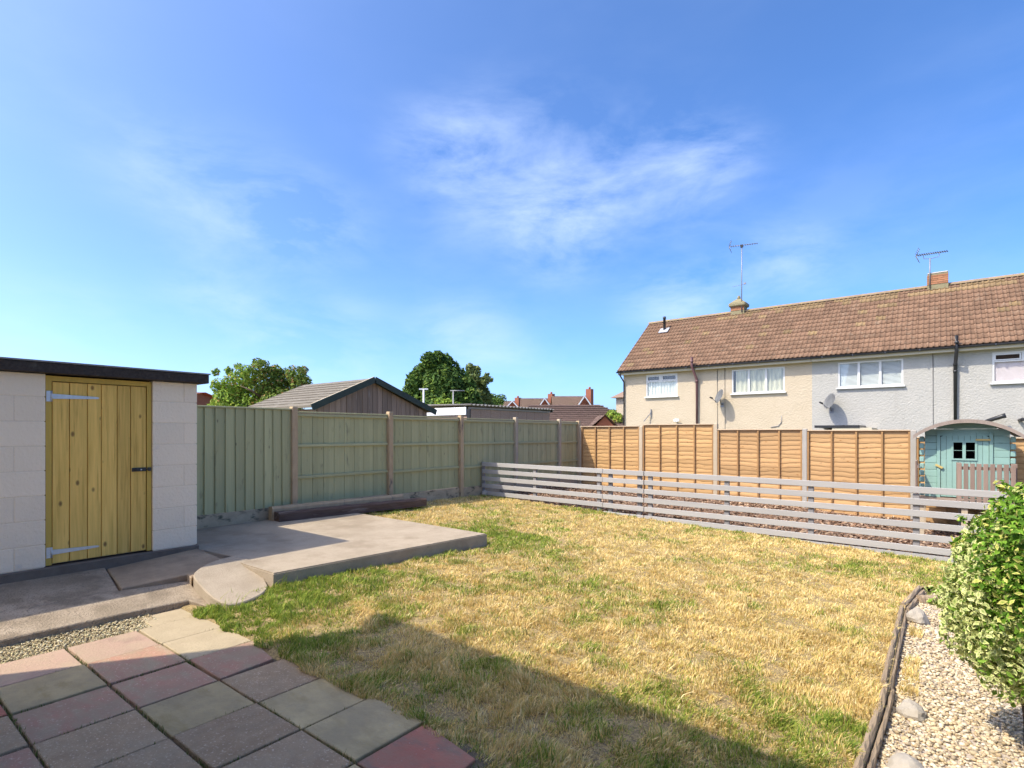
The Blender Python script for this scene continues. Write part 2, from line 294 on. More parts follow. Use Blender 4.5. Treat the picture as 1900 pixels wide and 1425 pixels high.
def tube(bm, pts, rad, seg=10, cap=True):
    rads = rad if isinstance(rad, (list, tuple)) else [rad] * len(pts); pts = [Vector(p) for p in pts]; rings = []
    for i, p in enumerate(pts):
        d = ((pts[min(i + 1, len(pts) - 1)] - p).normalized() + (p - pts[max(i - 1, 0)]).normalized()).normalized()
        a = d.cross(Vector((0, 0, 1))); a = (a if a.length > 1e-3 else d.cross(Vector((1, 0, 0)))).normalized(); b = d.cross(a)
        rings.append([bm.verts.new(p + (a * math.cos(t) + b * math.sin(t)) * rads[i]) for t in [2 * math.pi * k / seg for k in range(seg)]])
    for r0, r1 in zip(rings, rings[1:]):
        for k in range(seg): bm.faces.new((r0[k], r0[(k + 1) % seg], r1[(k + 1) % seg], r1[k])).smooth = True
    if cap: bm.faces.new(rings[0]); bm.faces.new(rings[-1])
    bmesh.ops.recalc_face_normals(bm, faces=bm.faces[:]); return bm
def npmesh(name, verts, faces_flat, nper, cols=None, smooth=False):
    me = bpy.data.meshes.new(name); nv = len(verts); nf = len(faces_flat) // nper
    me.vertices.add(nv); me.vertices.foreach_set('co', np.asarray(verts, np.float32).ravel())
    me.loops.add(nf * nper); me.loops.foreach_set('vertex_index', np.asarray(faces_flat, np.int32))
    me.polygons.add(nf); me.polygons.foreach_set('loop_start', np.arange(0, nf * nper, nper, dtype=np.int32))
    if cols is not None:
        a = me.attributes.new('col', 'FLOAT_COLOR', 'POINT'); c = np.ones((nv, 4), np.float32); c[:, :3] = cols; a.data.foreach_set('color', c.ravel())
    me.update(calc_edges=True); me.validate(); return me
_grids = {}
def vnoise(x, y, sc, seed):
    if seed not in _grids: _grids[seed] = np.random.default_rng(seed).random((128, 128))
    g = _grids[seed]; fx, fy = x * sc + 500, y * sc + 500; ix, iy = np.floor(fx).astype(int), np.floor(fy).astype(int); tx, ty = fx - ix, fy - iy
    tx = tx * tx * (3 - 2 * tx); ty = ty * ty * (3 - 2 * ty); G = lambda a, b: g[a % 128, b % 128]
    return (G(ix, iy) * (1 - tx) + G(ix + 1, iy) * tx) * (1 - ty) + (G(ix, iy + 1) * (1 - tx) + G(ix + 1, iy + 1) * tx) * ty
def sheet(name, x0, x1, y0, y1, zf, m, n=(24, 24), parent=None):
    xs, ys = np.linspace(x0, x1, n[0]), np.linspace(y0, y1, n[1]); v = [(x, y, zf(x, y)) for y in ys for x in xs]
    f = [i for r in range(n[1] - 1) for c in range(n[0] - 1) for i in (r * n[0] + c, r * n[0] + c + 1, (r + 1) * n[0] + c + 1, (r + 1) * n[0] + c)]
    me = npmesh(name, v, f, 4); me.materials.append(M[m]); o = bpy.data.objects.new(name, me); COL.objects.link(o); return o

_EP = [gpt(u, v, -.13) for u, v in ((1712, 1083), (1681, 1120), (1668, 1180), (1651, 1270), (1632, 1350), (1606, 1430), (1560, 1590))]
_EY = np.array([p[1] for p in _EP][::-1]); _EX = np.array([p[0] for p in _EP][::-1])
def edge_x(y): return np.interp(y, np.concatenate([[0.5], _EY, [_EY[-1] + .10, 9.3]]), np.concatenate([[_EX[0] - .1], _EX, [_EX[-1] + 2.2, _EX[-1] + 2.3]]))
def sheet2(name, xl, xr, y0, y1, zf, m, n):
    ys = np.linspace(y0, y1, n[1]); v = []
    for y in ys:
        a, b = xl(y), xr(y); v += [(x, y, zf(x, y)) for x in np.linspace(a, b, n[0])]
    f = [i for r in range(n[1] - 1) for c in range(n[0] - 1) for i in (r * n[0] + c, r * n[0] + c + 1, (r + 1) * n[0] + c + 1, (r + 1) * n[0] + c)]
    me = npmesh(name, v, f, 4); me.materials.append(M[m]); o = bpy.data.objects.new(name, me); COL.objects.link(o); return o
# ------------------------------------------------------------------ setting: ground sheets
setp(sheet('ground', -900, 900, -700, 1100, lambda x, y: -0.55, 'ground', (3, 3)), kind='structure')
setp(sheet2('lawn', lambda y: -8.1 if y > 2.0 else -1.66, lambda y: float(edge_x(y)) + .0, 1.30, 9.22, lawn_z, 'lawnsoil', (40, 80)), 'dry sun-scorched lawn between the patio and the grey slatted fence', kind='structure')
setp(sheet('mulch_bed', -8.2, 3.2, 9.224, 13.6, lambda x, y: lawn_z(x, y) - .012 + .03 * math.sin(3 * x) * math.sin(2.3 * y), 'mulch', (50, 30)), 'bed of brown bark mulch behind the grey slatted fence', kind='structure')
GRZ = lambda x, y: lawn_z(x, y) - 0.06
setp(sheet2('gravel_bed', lambda y: float(edge_x(y)) + .003, lambda y: 4.0, 1.0, 9.22, GRZ, 'gravelbase', (20, 40)), 'pale gravel bed beside the log edging', kind='structure')
setp(sheet('patio_bed', -8.0, -1.66, -1.5, 2.0, lambda x, y: -0.022, 'soil', (4, 4)), 'dark soil showing in the joints between the paving slabs', kind='structure')

# patio slabs
patio = thing('patio', 'patio of mixed red, buff and grey concrete paving slabs', None, (-3, 1, 0)); patio['kind'] = 'structure'
xs_ = [-5.22, -4.90, -4.44, -3.975, -3.51, -3.045, -2.59, -2.14, -1.68, -1.22, -.76]
ys_ = [-1.14, -.69, -.24, .21, .66, 1.11, 1.555, 2.0]
colmap = {6: ['s_cream', 's_cream', 's_cream', 's_red', 's_agg', 's_buff', 's_buff', 's_dred', None, None],
          5: [None, 's_pink', 's_red', 's_red', 's_buff', 's_agg', 's_agg', 's_buff', 's_red', 's_agg'],
          4: [None, 's_pink', 's_buff', 's_red', 's_agg', 's_agg', 's_red', 's_agg', 's_buff', 's_red'],
          3: [None, 's_red', 's_dred', 's_agg', 's_red', 's_agg', 's_buff', 's_red', 's_agg', 's_buff']}
for j in range(len(ys_) - 1):
    for i in range(len(xs_) - 1):
        c = colmap.get(j, [None] + random.choices(['s_red', 's_buff', 's_agg'], k=9))[i]
        if c is None: continue
        g = .006 + .004 * random.random(); x0, x1, y0, y1 = xs_[i] + g, xs_[i + 1] - g, ys_[j] + g, ys_[j + 1] - g
        if j == 5: y0 += .004
        if i == 0 and j == 6: y0 += .10
        cx_, cy_ = (x0 + x1) / 2, (y0 + y1) / 2; bm = bx(x0 - cx_, x1 - cx_, y0 - cy_, y1 - cy_, -.045, 0, bev=.004)
        if j == 6 and i in (3, 7):       # broken outer corner
            for v in bm.verts:
                if v.co.y > .15 and v.co.x > .15: v.co.y -= .07; v.co.x -= .03
        o = add('paving_slab', bm, c, patio, loc=(cx_, cy_, random.uniform(-.005, .004)), world=False)
        o.rotation_euler = (random.uniform(-.008, .008), random.uniform(-.008, .008), random.uniform(-.008, .008))

# concrete by the shed
def pz(x, y): return .185 + (-6.5 - x) * .105
cp = thing('concrete_path', 'cracked concrete path running below the shed door', None, (-6, 1, 0)); cp['kind'] = 'structure'
def jag(p, q, n, a):
    p, q = Vector(p), Vector(q); s = (q - p).orthogonal().normalized()
    return [tuple(p.lerp(q, i / n) + s * (random.uniform(-a, a) if 0 < i < n else 0)) for i in range(n + 1)]
def pp(poly, zt, m, dz=0, name='concrete_piece'):
    bm = prism(bmnew(), poly, -.3, (lambda x, y: zt(x, y) + dz)); top = [e for f in bm.faces if abs(f.normal.z) > -1 for e in f.edges]
    bm.normal_update(); te = list({e for f in bm.faces if f.normal.z > .7 for e in f.edges}); bmesh.ops.bevel(bm, geom=te, offset=.008, segments=1, affect='EDGES')
    return add(name, bm, m, cp)
def pz2(x, y):
    t = min(1, max(0, (y - 1.75) / .9)); t = t * t * (3 - 2 * t); return pz(x, y) * (1 - t) + .196 * t
def pix(L_, z): return [gpt(u, v, z) for u, v in L_]
crk = jag((-5.80, -1.5), (-5.83, 1.55), 14, .022)
endp = pix([(412, 1106), (385, 1095), (360, 1080), (350, 1072)], .13)
pp([(-5.25, -1.5), (-5.22, .4), (-5.26, 1.0), (-5.25, 1.7), (-5.22, 2.05)] + endp + jag(endp[-1], (-5.83, 1.55), 4, .015)[1:-1] + [(x, y) for x, y in reversed(crk)], pz, 'path')
sp_ = jag((-6.56, .55), (-5.82, .62), 5, .015)
pp([(x - .012, y) for x, y in crk if y < .6] + [(-5.83, .60)] + [(x, y - .006) for x, y in reversed(sp_)] + [(-6.56, -1.5)], pz, 'path', .008)
d0 = gpt(350, 1072, .13)
pp([(-5.835, .64)] + [(x - .010, y) for x, y in crk if y > .66] + [(-5.80, 1.70), (-6.56, 1.80), (-6.56, .575)], pz, 'path', -.005)
tong = pix([(356, 1074), (364, 1082), (388, 1096), (414, 1104), (436, 1103), (462, 1096), (484, 1088), (497, 1080), (496, 1074), (478, 1058), (458, 1047), (440, 1046), (410, 1052), (378, 1062)], .15)
pp([(-5.79, 1.715), (d0[0] - .01, d0[1] - .01), (tong[0][0] - .012, tong[0][1])] + [(x - .012, y - .004) for x, y in reversed(tong[11:])] + [(-5.62, 2.655), (-6.57, 2.655), (-6.57, 1.815)], lambda x, y: .13 + (y - 1.75) * .075 + (-5.8 - x) * .04, 'darkconcrete', .003)
def chaikin(P):
    o = []
    for a, b in zip(P, P[1:] + P[:1]): o += [(a[0] * .75 + b[0] * .25, a[1] * .75 + b[1] * .25), (a[0] * .25 + b[0] * .75, a[1] * .25 + b[1] * .75)]
    return o
pp(chaikin(chaikin(tong)), lambda x, y: .185 + (-5.5 - x) * .16, 'concrete', .004)
bm = prism(bmnew(), [(-4.93, 2.67), (-4.66, 5.44), (-8.02, 5.56), (-8.02, 2.67)], -.3, .208)
bm.normal_update(); bmesh.ops.bevel(bm, geom=list({e for f in bm.faces if f.normal.z > .7 for e in f.edges}), offset=.012, segments=2, affect='EDGES')
setp(add('concrete_slab', bm, 'concrete'), 'broad raised concrete slab along the green fence', kind='structure')

# ------------------------------------------------------------------ shed
shed = thing('garden_shed', 'cream painted block shed with a flat dark roof and pine door', 'shed', (-7.3, 1.3, .15))
add('plinth', bx(-8.42, -6.55, -.6, 2.68, .0, .27, bev=.008), 'plinth', shed)
add('wall_core', bx(-8.40, -6.70, -.5, 2.60, .272, 2.07), 'mortar', shed)
for (a, b) in ((-.55, 1.335), (2.235, 2.655)): add('mortar_bed', bx(-6.72, -6.5845, a, b, .271, 2.072), 'mortar', shed)
zc_ = [.274, .485, .715, .945, 1.175, 1.405, 1.635, 1.865, 2.083]
def block(y0, y1, z0, z1):
    w_, h_ = y1 - y0 - .004, z1 - z0 - .005
    key = (round(w_, 3), round(h_, 3))
    if key not in BM_: BM_[key] = boxmesh('block', .12, w_, h_, 'block', .005)
    inst('block', BM_[key], shed, (-6.640 + random.uniform(-.0015, .0015), (y0 + y1) / 2, (z0 + z1) / 2))
BM_ = {}
for k in range(8):
    z0, z1 = zc_[k], zc_[k + 1]
    if k % 2: block(2.225, 2.53, z0, z1); block(2.53, 2.67, z0, z1)
    else: block(2.225, 2.67, z0, z1)
    e = 1.345; cuts = [e, e - (.445 if k % 2 else .225)]
    while cuts[-1] > -.4: cuts.append(cuts[-1] - .445)
    for y1, y0 in zip(cuts, cuts[1:]): block(y0, y1, z0, z1)
add('roof_slab', bx(-8.48, -6.49, -.7, 2.76, 2.085, 2.182, bev=.006), 'felt', shed)
add('roof_top', bx(-8.49, -6.478, -.71, 2.772, 2.1825, 2.197), 'roofgrey', shed)
fr = add('door_frame', box(box(bx(-6.66, -6.598, 1.348, 1.392, .28, 2.068), -6.66, -6.598, 2.180, 2.222, .28, 2.068), -6.66, -6.598, 1.3925, 2.1795, 2.02, 2.068), 'doorframe', shed)
door = add('door', bx(-6.655, -6.632, 1.395, 2.177, .29, 2.016), 'doorframe', shed)
py = [1.396, 1.528, 1.668, 1.782, 1.916, 2.034, 2.176]
for y0, y1 in zip(py, py[1:]): add('plank', bx(-6.6315, -6.606, y0 + .003, y1 - .003, .292, 2.012, bev=.003), 'door', door)
for zz in (1.875, .40):
    bm = box(bmnew(), -6.5975, -6.5925, 1.352, 1.388, zz - .05, zz + .05)
    v = [(-6.600, 1.392, zz - .024), (-6.600, 1.75, zz - .010), (-6.600, 1.765, zz), (-6.600, 1.75, zz + .010), (-6.600, 1.392, zz + .024)]
    a = [bm.verts.new(p) for p in v]; b = [bm.verts.new((-6.595, p[1], p[2])) for p in v]; bm.faces.new(list(reversed(a))); bm.faces.new(b)
    for i in range(5): bm.faces.new((a[i], a[(i + 1) % 5], b[(i + 1) % 5], b[i]))
    for yy in (1.44, 1.56, 1.70): box(bm, -6.5949, -6.592, yy - .006, yy + .006, zz - .006, zz + .006)
    tube(bm, [(-6.592, 1.390, zz - .05), (-6.592, 1.390, zz + .05)], .007, 8)
    add('hinge', bm, 'galv', door)
bl = add('bolt_plate', bx(-6.605, -6.598, 2.045, 2.172, 1.125, 1.165), 'black', door)
bm = tube(bmnew(), [(-6.588, 2.055, 1.145), (-6.588, 2.205, 1.145)], .008, 8); box(bm, -6.598, -6.578, 2.085, 2.10, 1.13, 1.16); box(bm, -6.598, -6.578, 2.14, 2.155, 1.13, 1.16); box(bm, -6.597, -6.580, 2.188, 2.214, 1.126, 1.164)
add('bolt', bm, 'black', door)
add('bolt_knob', bx(-6.580, -6.565, 2.112, 2.124, 1.139, 1.151), 'galv', door)

# ------------------------------------------------------------------ green close-board fence
gf = thing('closeboard_fence', 'green painted close-board fence with concrete posts along the left side', 'fence', (-8.1, 8, .1))
PY = [4.712, 6.642, 8.572, 10.502, 12.432]
pm = boxmesh('post', .10, .095, 1.0, 'post', .008); pmp = boxmesh('post', .10, .095, 1.0, 'postpale', .008)
def fpost(y, top, me): 
    h = top + .5; inst('post', me, gf, (-8.08, y, top - h / 2), sc=(1, 1, h)); bm = bmnew()
for i, y in enumerate(PY): fpost(y, [1.945, 1.925, 1.90, 1.905, 1.90][i], pm if i < 3 else pmp)
fpost(2.74, 1.9, pm); fpost(13.44, 1.87, pm)
# bay beside the shed: boards face the garden, each overlapping the next
bmesh_ = bmnew()
vs = [(-.009, -.078, -.5), (-.004, .078, -.5), (.026, -.078, -.5), (.002, .078, -.5)]
lo = [bmesh_.verts.new(vs[i]) for i in (0, 1, 3, 2)]; hi = [bmesh_.verts.new((v.co.x, v.co.y, .5)) for v in lo]
bmesh_.faces.new(list(reversed(lo))); bmesh_.faces.new(hi)
for i in range(4): bmesh_.faces.new((lo[i], lo[(i + 1) % 4], hi[(i + 1) % 4], hi[i]))
feather = bpy.data.meshes.new('board'); bmesh_.normal_update(); bmesh_.to_mesh(feather); bmesh_.free(); feather.materials.append(M['green'])
n = 13
for k in range(n):
    y = 2.80 + (k + .5) * (4.66 - 2.80) / n
    inst('board', feather, gf, (-8.085 + .003 * random.random(), y, (.385 + 1.885) / 2), rot=(random.uniform(-.004, .004), 0, 0), sc=(1, 1, 1.5))
add('capping', bx(-8.12, -8.045, 2.79, 4.662, 1.886, 1.912, bev=.004), 'greenrail', gf)
add('gravel_board', bx(-8.11, -8.06, 2.79, 4.662, .05, .383, bev=.006), 'gravelboard', gf)
bays = list(zip(PY, PY[1:])) + [(12.432, 13.44)]
bflat = boxmesh('board', .014, 1.0, 1.0, 'green')
railm = boxmesh('rail', .038, 1.0, .036, 'greenrail', .003)
for bi, (ya, yb) in enumerate(bays):
    ya += .049; yb -= .049; top = [1.862, 1.848, 1.84, 1.838, 1.832][bi]; bot = .385 - bi * .02; Lb = yb - ya; nb = max(9, int(round(Lb / .102)))
    for k in range(nb):
        y = ya + (k + .5) * Lb / nb
        inst('board', bflat, gf, (-8.122 + (k % 2) * .006, y, (top - .03 + bot) / 2), sc=(1, Lb / nb * .985, top - .03 - bot))
    for zz, dx in ((top - .045, 0), (bot + (top - bot) * .635, 0), (bot + (top - bot) * .29, 0)):
        inst('rail', railm, gf, (-8.0925, (ya + yb) / 2, zz), sc=(1, Lb, 1.25))
    inst('capping', railm, gf, (-8.105, (ya + yb) / 2, top), sc=(1.9, Lb, .7))
    add('gravel_board', bx(-8.115, -8.07, ya, yb, -.1, bot - .003, bev=.005), 'gravelboard' if bi < 3 else 'postpale', gf)

# ------------------------------------------------------------------ lap fence along the back
lf = thing('lap_panel_fence', 'new orange larch-lap panel fence with concrete posts at the back of the garden', 'fence', (-3, 13.5, -.2))
PX = [-8.03, -6.17, -4.24, -2.31, -.38, 1.55, 3.48]
pl = boxmesh('post', .095, .10, 1.0, 'postpale', .008); pg = boxmesh('post', .095, .10, 1.0, 'postgrey', .008)
ptop = [1.72, 1.70, 1.76, 1.62, 1.585, 1.45, 1.4]
for i, x in enumerate(PX):
    h = ptop[i] + .5; inst('post', pl if i < 3 else pg, lf, (x, 13.47, ptop[i] - h / 2), sc=(1, 1, h))
def lapmesh(seed, m):
    r = random.Random(seed); bm = bmnew(); n = 30; A = []; ph = [r.uniform(0, 6) for _ in range(3)]
    for i in range(n + 1):
        x = -.5 + i / n; wv = .010 * math.sin(7 * x + ph[0]) + .008 * math.sin(19 * x + ph[1]) + .005 * math.sin(43 * x + ph[2])
        A.append([bm.verts.new(p) for p in ((x, .0, .085), (x, -.006, .0 + wv), (x, -.0115, -.056 + wv), (x, -.008, -.063 + wv), (x, .0, -.062 + wv))])
    for a, b in zip(A, A[1:]):
        for k in range(4):
            f = bm.faces.new((a[k], a[k + 1], b[k + 1], b[k])); f.smooth = k < 2
    me = bpy.data.meshes.new('lap_board'); bm.normal_update(); bm.to_mesh(me); bm.free(); me.materials.append(M[m]); return me
laps = [lapmesh(s, 'lap') for s in range(5)]; lapso = [lapmesh(s + 20, 'lapold') for s in range(5)]
batm = boxmesh('batten', .034, .022, 1.0, 'batten', .003)
pan = [(1.70, -.02), (1.735, -.06), (1.60, -.14), (1.575, -.22), (1.43, -.33), (1.38, -.38)]
for bi, (xa, xb) in enumerate(zip(PX, PX[1:])):
    top, bot = pan[bi]; xa += .05; xb -= .05; Lb = xb - xa; nb = 17; pitch = (top - bot - .05) / nb
    for k in range(nb):
        me = random.choice(laps if bi < 2 else lapso)
        o = inst('lap_board', me, lf, ((xa + xb) / 2, 13.478, top - .09 - k * pitch), rot=(0, random.uniform(-.003, .003), 0), sc=(Lb * random.choice((1, -1)), 1, pitch / .095))
    for k in range(5):
        x = xa + .017 + k * (Lb - .034) / 4
        inst('batten', batm, lf, (x, 13.440, (top + bot) / 2 - .01), sc=(1, 1, top - bot - .03))
    add('capping', bx(xa, xb, 13.425, 13.505, top - .008, top + .016, bev=.003), 'lapcap', lf)
    add('gravel_board', bx(xa, xb, 13.46, 13.50, -.52, bot - .01), 'batten', lf)

# ------------------------------------------------------------------ grey slatted fence
sf = thing('slatted_fence', 'low grey painted fence of wide horizontal slats between lawn and mulch', 'fence', (-4, 9.25, -.1))
def ftop(x): return .875 - (x + 8.05) * .0098
SP = .160
slm = boxmesh('slat', 1.0, .024, .088, 'slat', .004)
def slats(xa, xb, n, yoff, base=False, drop=0):
    for k in range(n):
        z0, z1 = ftop(xa) - .044 - k * SP - drop * k, ftop(xb) - .044 - k * SP - drop * k
        o = inst('slat', slm, sf, ((xa + xb) / 2, 9.235 + yoff + random.uniform(-.002, .002), (z0 + z1) / 2), rot=(0, math.atan2(z0 - z1, xb - xa) + random.uniform(-.001, .001), 0), sc=(xb - xa, 1, 1))
    if base:
        za, zb = lawn_z(xa, 9.2), lawn_z(xb, 9.2)
        bm = prism(bmnew(), [(xa, 9.215 + yoff), (xb, 9.215 + yoff), (xb, 9.24 + yoff), (xa, 9.24 + yoff)], lambda x, y: lawn_z(x, 9.2) - .08, lambda x, y: ftop(x) - .088 - (n - 1) * SP - .022)
        add('base_board', bm, 'slat', sf)
xj1, xj2 = on_y(1119, 900, 9.235)[0], on_y(1195, 900, 9.235)[0]
slats(-8.05, xj1 - .008, 5, 0); slats(xj1 + .006, xj2, 6, -.014); slats(xj2 + .004, 1.35, 6, 0, True); slats(1.36, 3.2, 6, 0, True)
spm = boxmesh('post', .075, .05, 1.0, 'slatpost', .004)
for u, t in ((897, 0), (993, -.02), (1112, .0), (1133, 0), (1187, 0), (1207, -.03), (1349, -.03), (1505, -.04), (1700, -.1), (1860, -.03)):
    x = on_y(u, 900, 9.275)[0]; tp = ftop(x) + t; inst('post', spm, sf, (x, 9.274, (tp - .5) / 2), sc=(1, 1, tp + .5))
inst('post', spm, sf, (2.6, 9.274, .1), sc=(1, 1, 1.1))

# ------------------------------------------------------------------ timbers lying by the fence
def rough_beam(name, p, q, wd, ht, m, seed, amp=.008, n=16):
    r = random.Random(seed); p, q = Vector(p), Vector(q); d = (q - p).normalized(); s = Vector((d.y, -d.x, 0)); up = Vector((0, 0, 1)); bm = bmnew(); rings = []
    prof = [(-.5, 0), (-.5, .85), (-.4, 1), (.4, 1), (.5, .85), (.5, 0)]
    for i in range(n + 1):
        c = p.lerp(q, i / n); rings.append([bm.verts.new(c + s * (a * wd + r.uniform(-amp, amp)) + up * (b * ht + (r.uniform(-amp, amp) if b > 0 else 0))) for a, b in prof])
    for a, b in zip(rings, rings[1:]):
        for k in range(6): bm.faces.new((a[k], a[(k + 1) % 6], b[(k + 1) % 6], b[k]))
    bm.faces.new(rings[0]); bm.faces.new(rings[-1]); bmesh.ops.recalc_face_normals(bm, faces=bm.faces[:]); return add(name, bm, m)
a = gpt(517, 968, .209); b = gpt(790, 938, .19)
setp(rough_beam('railway_sleeper', (a[0] - .06, a[1], .209), (b[0] - .06, b[1], .19), .2, .135, 'sleeper', 3), 'dark old timber sleeper lying on the slab by the green fence', 'sleeper')
setp(rough_beam('concrete_board', (-7.93, 4.25, .209), (-7.72, 6.62, .2), .13, .205, 'post', 4, .004), 'pale weathered board lying behind the dark sleeper', 'board')
rx, ry = gpt(880, 917, .14)
def rock(name, x, y, z, sx, sy, sz, seed, label, m='rock'):
    bm = bmnew(); bmesh.ops.create_icosphere(bm, subdivisions=3, radius=1); r = random.Random(seed); off = Vector((r.uniform(0, 50), r.uniform(0, 50), 3))
    from mathutils import noise
    for v in bm.verts:
        d = v.co.copy(); k = 1 + .28 * noise.noise(d * 1.3 + off) + .10 * noise.noise(d * 3.5 + off); d *= k
        d.z = max(d.z, -.35); v.co = Vector((x + d.x * sx, y + d.y * sy, z + (d.z + .3) * sz))
    return setp(add(name, bm, m), label, 'rock')
rock('stone', -7.95, ry, lawn_z(-7.9, ry) - .01, .06, .08, .09, 5, 'small pale stone against the gravel board at the end of the sleeper')

# ------------------------------------------------------------------ two houses in a row
EY, EZ, RY, RZ = 23.88, 4.50, 27.64, 7.40; WY = 24.2; XL, XM, XR = -12.02, -3.90, 4.25
SLEN = math.hypot(RY - EY, RZ - EZ); SANG = math.atan2(RZ - EZ, RY - EY)
def tile_mesh(m):
    bm = bmnew(); W, Ln = .33, .375; prof = []
    for i in range(17):
        t = i / 16; ph = (t * 2) % 1.0; z = .034 * max(0, math.sin(math.pi * min(1, ph / .48))) ** 1.0 if ph < .48 else 0
        prof.append((-W / 2 + t * W, z))
    fr_ = [bm.verts.new((x, 0, z + .022)) for x, z in prof]; bk = [bm.verts.new((x, Ln, z)) for x, z in prof]; lw = [bm.verts.new((x, .004, z - .006)) for x, z in prof]
    for i in range(16):
        f = bm.faces.new((fr_[i], fr_[i + 1], bk[i + 1], bk[i])); f.smooth = True
        bm.faces.new((lw[i], lw[i + 1], fr_[i + 1], fr_[i]))
    me = bpy.data.meshes.new('tile'); bm.normal_update(); bm.to_mesh(me); bm.free(); me.materials.append(M[m]); return me
TM = [tile_mesh('tile'), tile_mesh('tilemoss')]
def wall_with_holes(bm, x0, x1, z0, z1, holes, y):
    xs = sorted({x0, x1} | {h[0] for h in holes} | {h[1] for h in holes}); zs = sorted({z0, z1} | {h[2] for h in holes} | {h[3] for h in holes})
    for a, b in zip(xs, xs[1:]):
        for c, d in zip(zs, zs[1:]):
            if any(a >= h[0] - 1e-6 and b <= h[1] + 1e-6 and c >= h[2] - 1e-6 and d <= h[3] + 1e-6 for h in holes): continue
            bm.faces.new([bm.verts.new(p) for p in ((a, y, c), (b, y, c), (b, y, d), (a, y, d))])
    for a, b, c, d in holes:     # reveals
        for q in (((a, y, c), (a, y, d), (a, y + .14, d), (a, y + .14, c)), ((b, y, d), (b, y, c), (b, y + .14, c), (b, y + .14, d)), ((a, y, c), (a, y + .14, c), (b, y + .14, c), (b, y, c)), ((a, y, d), (b, y, d), (b, y + .14, d), (a, y + .14, d))):
            bm.faces.new([bm.verts.new(p) for p in q])
def window(house, h, mull, transom=None, cover='curtain', sill=True):
    """h: x0,x1,z0,z1 of the opening; mull: fractions of vertical bars; transom: fraction of height where top lights begin"""
    x0, x1, z0, z1 = h; fw = .055; y0, y1 = WY + .012, WY + .075
    bm = bmnew(); box(bm, x0, x0 + fw, y0, y1, z0, z1); box(bm, x1 - fw, x1, y0, y1, z0, z1); box(bm, x0 + fw, x1 - fw, y0, y1, z0, z0 + fw); box(bm, x0 + fw, x1 - fw, y0, y1, z1 - fw, z1)
    wn = add('window', bm, 'upvc', house); edges = [0] + mull + [1]
    zt = z0 + (z1 - z0) * transom if transom else z1
    for f in mull:
        x = x0 + (x1 - x0) * f; zl = zt if transom else z0 + fw
        add('mullion', bx(x - .04, x + .04, y0 - .004, y1 - .002, zl, z1 - fw), 'upvc', wn)
    if transom: add('transom', bx(x0 + fw, x1 - fw, y0 - .003, y1 - .003, zt - .045, zt), 'upvc', wn)
    cells = []
    for a, b in zip(edges, edges[1:]): cells.append((x0 + (x1 - x0) * a, x0 + (x1 - x0) * b, zt if transom else z0, z1))
    if transom: cells.append((x0, x1, z0, zt - .02))
    for a, b, c, d in cells: add('pane', bx(a + .03, b - .03, WY + .04, WY + .046, c + .03, d - .03), 'glass', wn)
    if transom:
        for a, b, c, d in cells[:-1]:
            bm = bmnew(); 
            for q in ((a + .05, a + .09, c + .01, d - .06), (b - .09, b - .05, c + .01, d - .06), (a + .09, b - .09, c + .01, c + .045), (a + .09, b - .09, d - .1, d - .06)): box(bm, q[0], q[1], WY + .004, WY + .034, q[2], q[3])
            add('opening_sash', bm, 'upvc', wn)
    if sill: add('sill', bx(x0 - .06, x1 + .06, WY - .09, WY + .02, z0 - .055, z0 - .003, bev=.006), 'upvc', wn)
    # what hangs behind the glass
    if cover in ('curtain', 'drape'):
        bm = bmnew(); n = 70; rows = []
        zz1 = zt - .02 if transom else z1
        for i in range(n + 1):
            t = i / n; x = x0 + (x1 - x0) * t; yy = WY + .082 + .022 * math.sin(i * .95) + .010 * math.sin(i * .37)
            rows.append((bm.verts.new((x, yy, z0)), bm.verts.new((x, yy - .005, zz1))))
        for i, (a, b) in enumerate(zip(rows, rows[1:])):
            t = (i + .5) / n
            if cover == 'drape' and (.02 < t < .075): continue
            bm.faces.new((a[0], b[0], b[1], a[1])).smooth = True
        add('curtain', bm, cover, wn)
    elif cover == 'blind':
        bm = bmnew(); z = z0 + .02
        while z < z1 - .02:
            vs = [bm.verts.new(p) for p in ((x0, WY + .066, z), (x1, WY + .066, z), (x1, WY + .084, z + .036), (x0, WY + .084, z + .036))]; bm.faces.new(vs); z += .045
        add('blind', bm, 'blind', wn)
    elif cover == 'pink':
        bm = bmnew(); n = 40; rows = []
        for i in range(n + 1):
            x = x0 + (x1 - x0) * i / n; rows.append([bm.verts.new((x, WY + .075 + .01 * math.sin(i * .9 + k * 1.3), z0 + (zt - .03 - z0) * k / 4)) for k in range(5)])
        for a, b in zip(rows, rows[1:]):
            for k in range(4): bm.faces.new((a[k], b[k], b[k + 1], a[k + 1])).smooth = True
        add('blind', bm, 'pinkblind', wn)
    add('room_darkness', bx(x0 - .1, x1 + .1, WY + .5, WY + .52, z0 - .2, z1 + .1), 'dark', wn)  # added near-black sheet, paints the darkness of the room behind the glass
    return wn
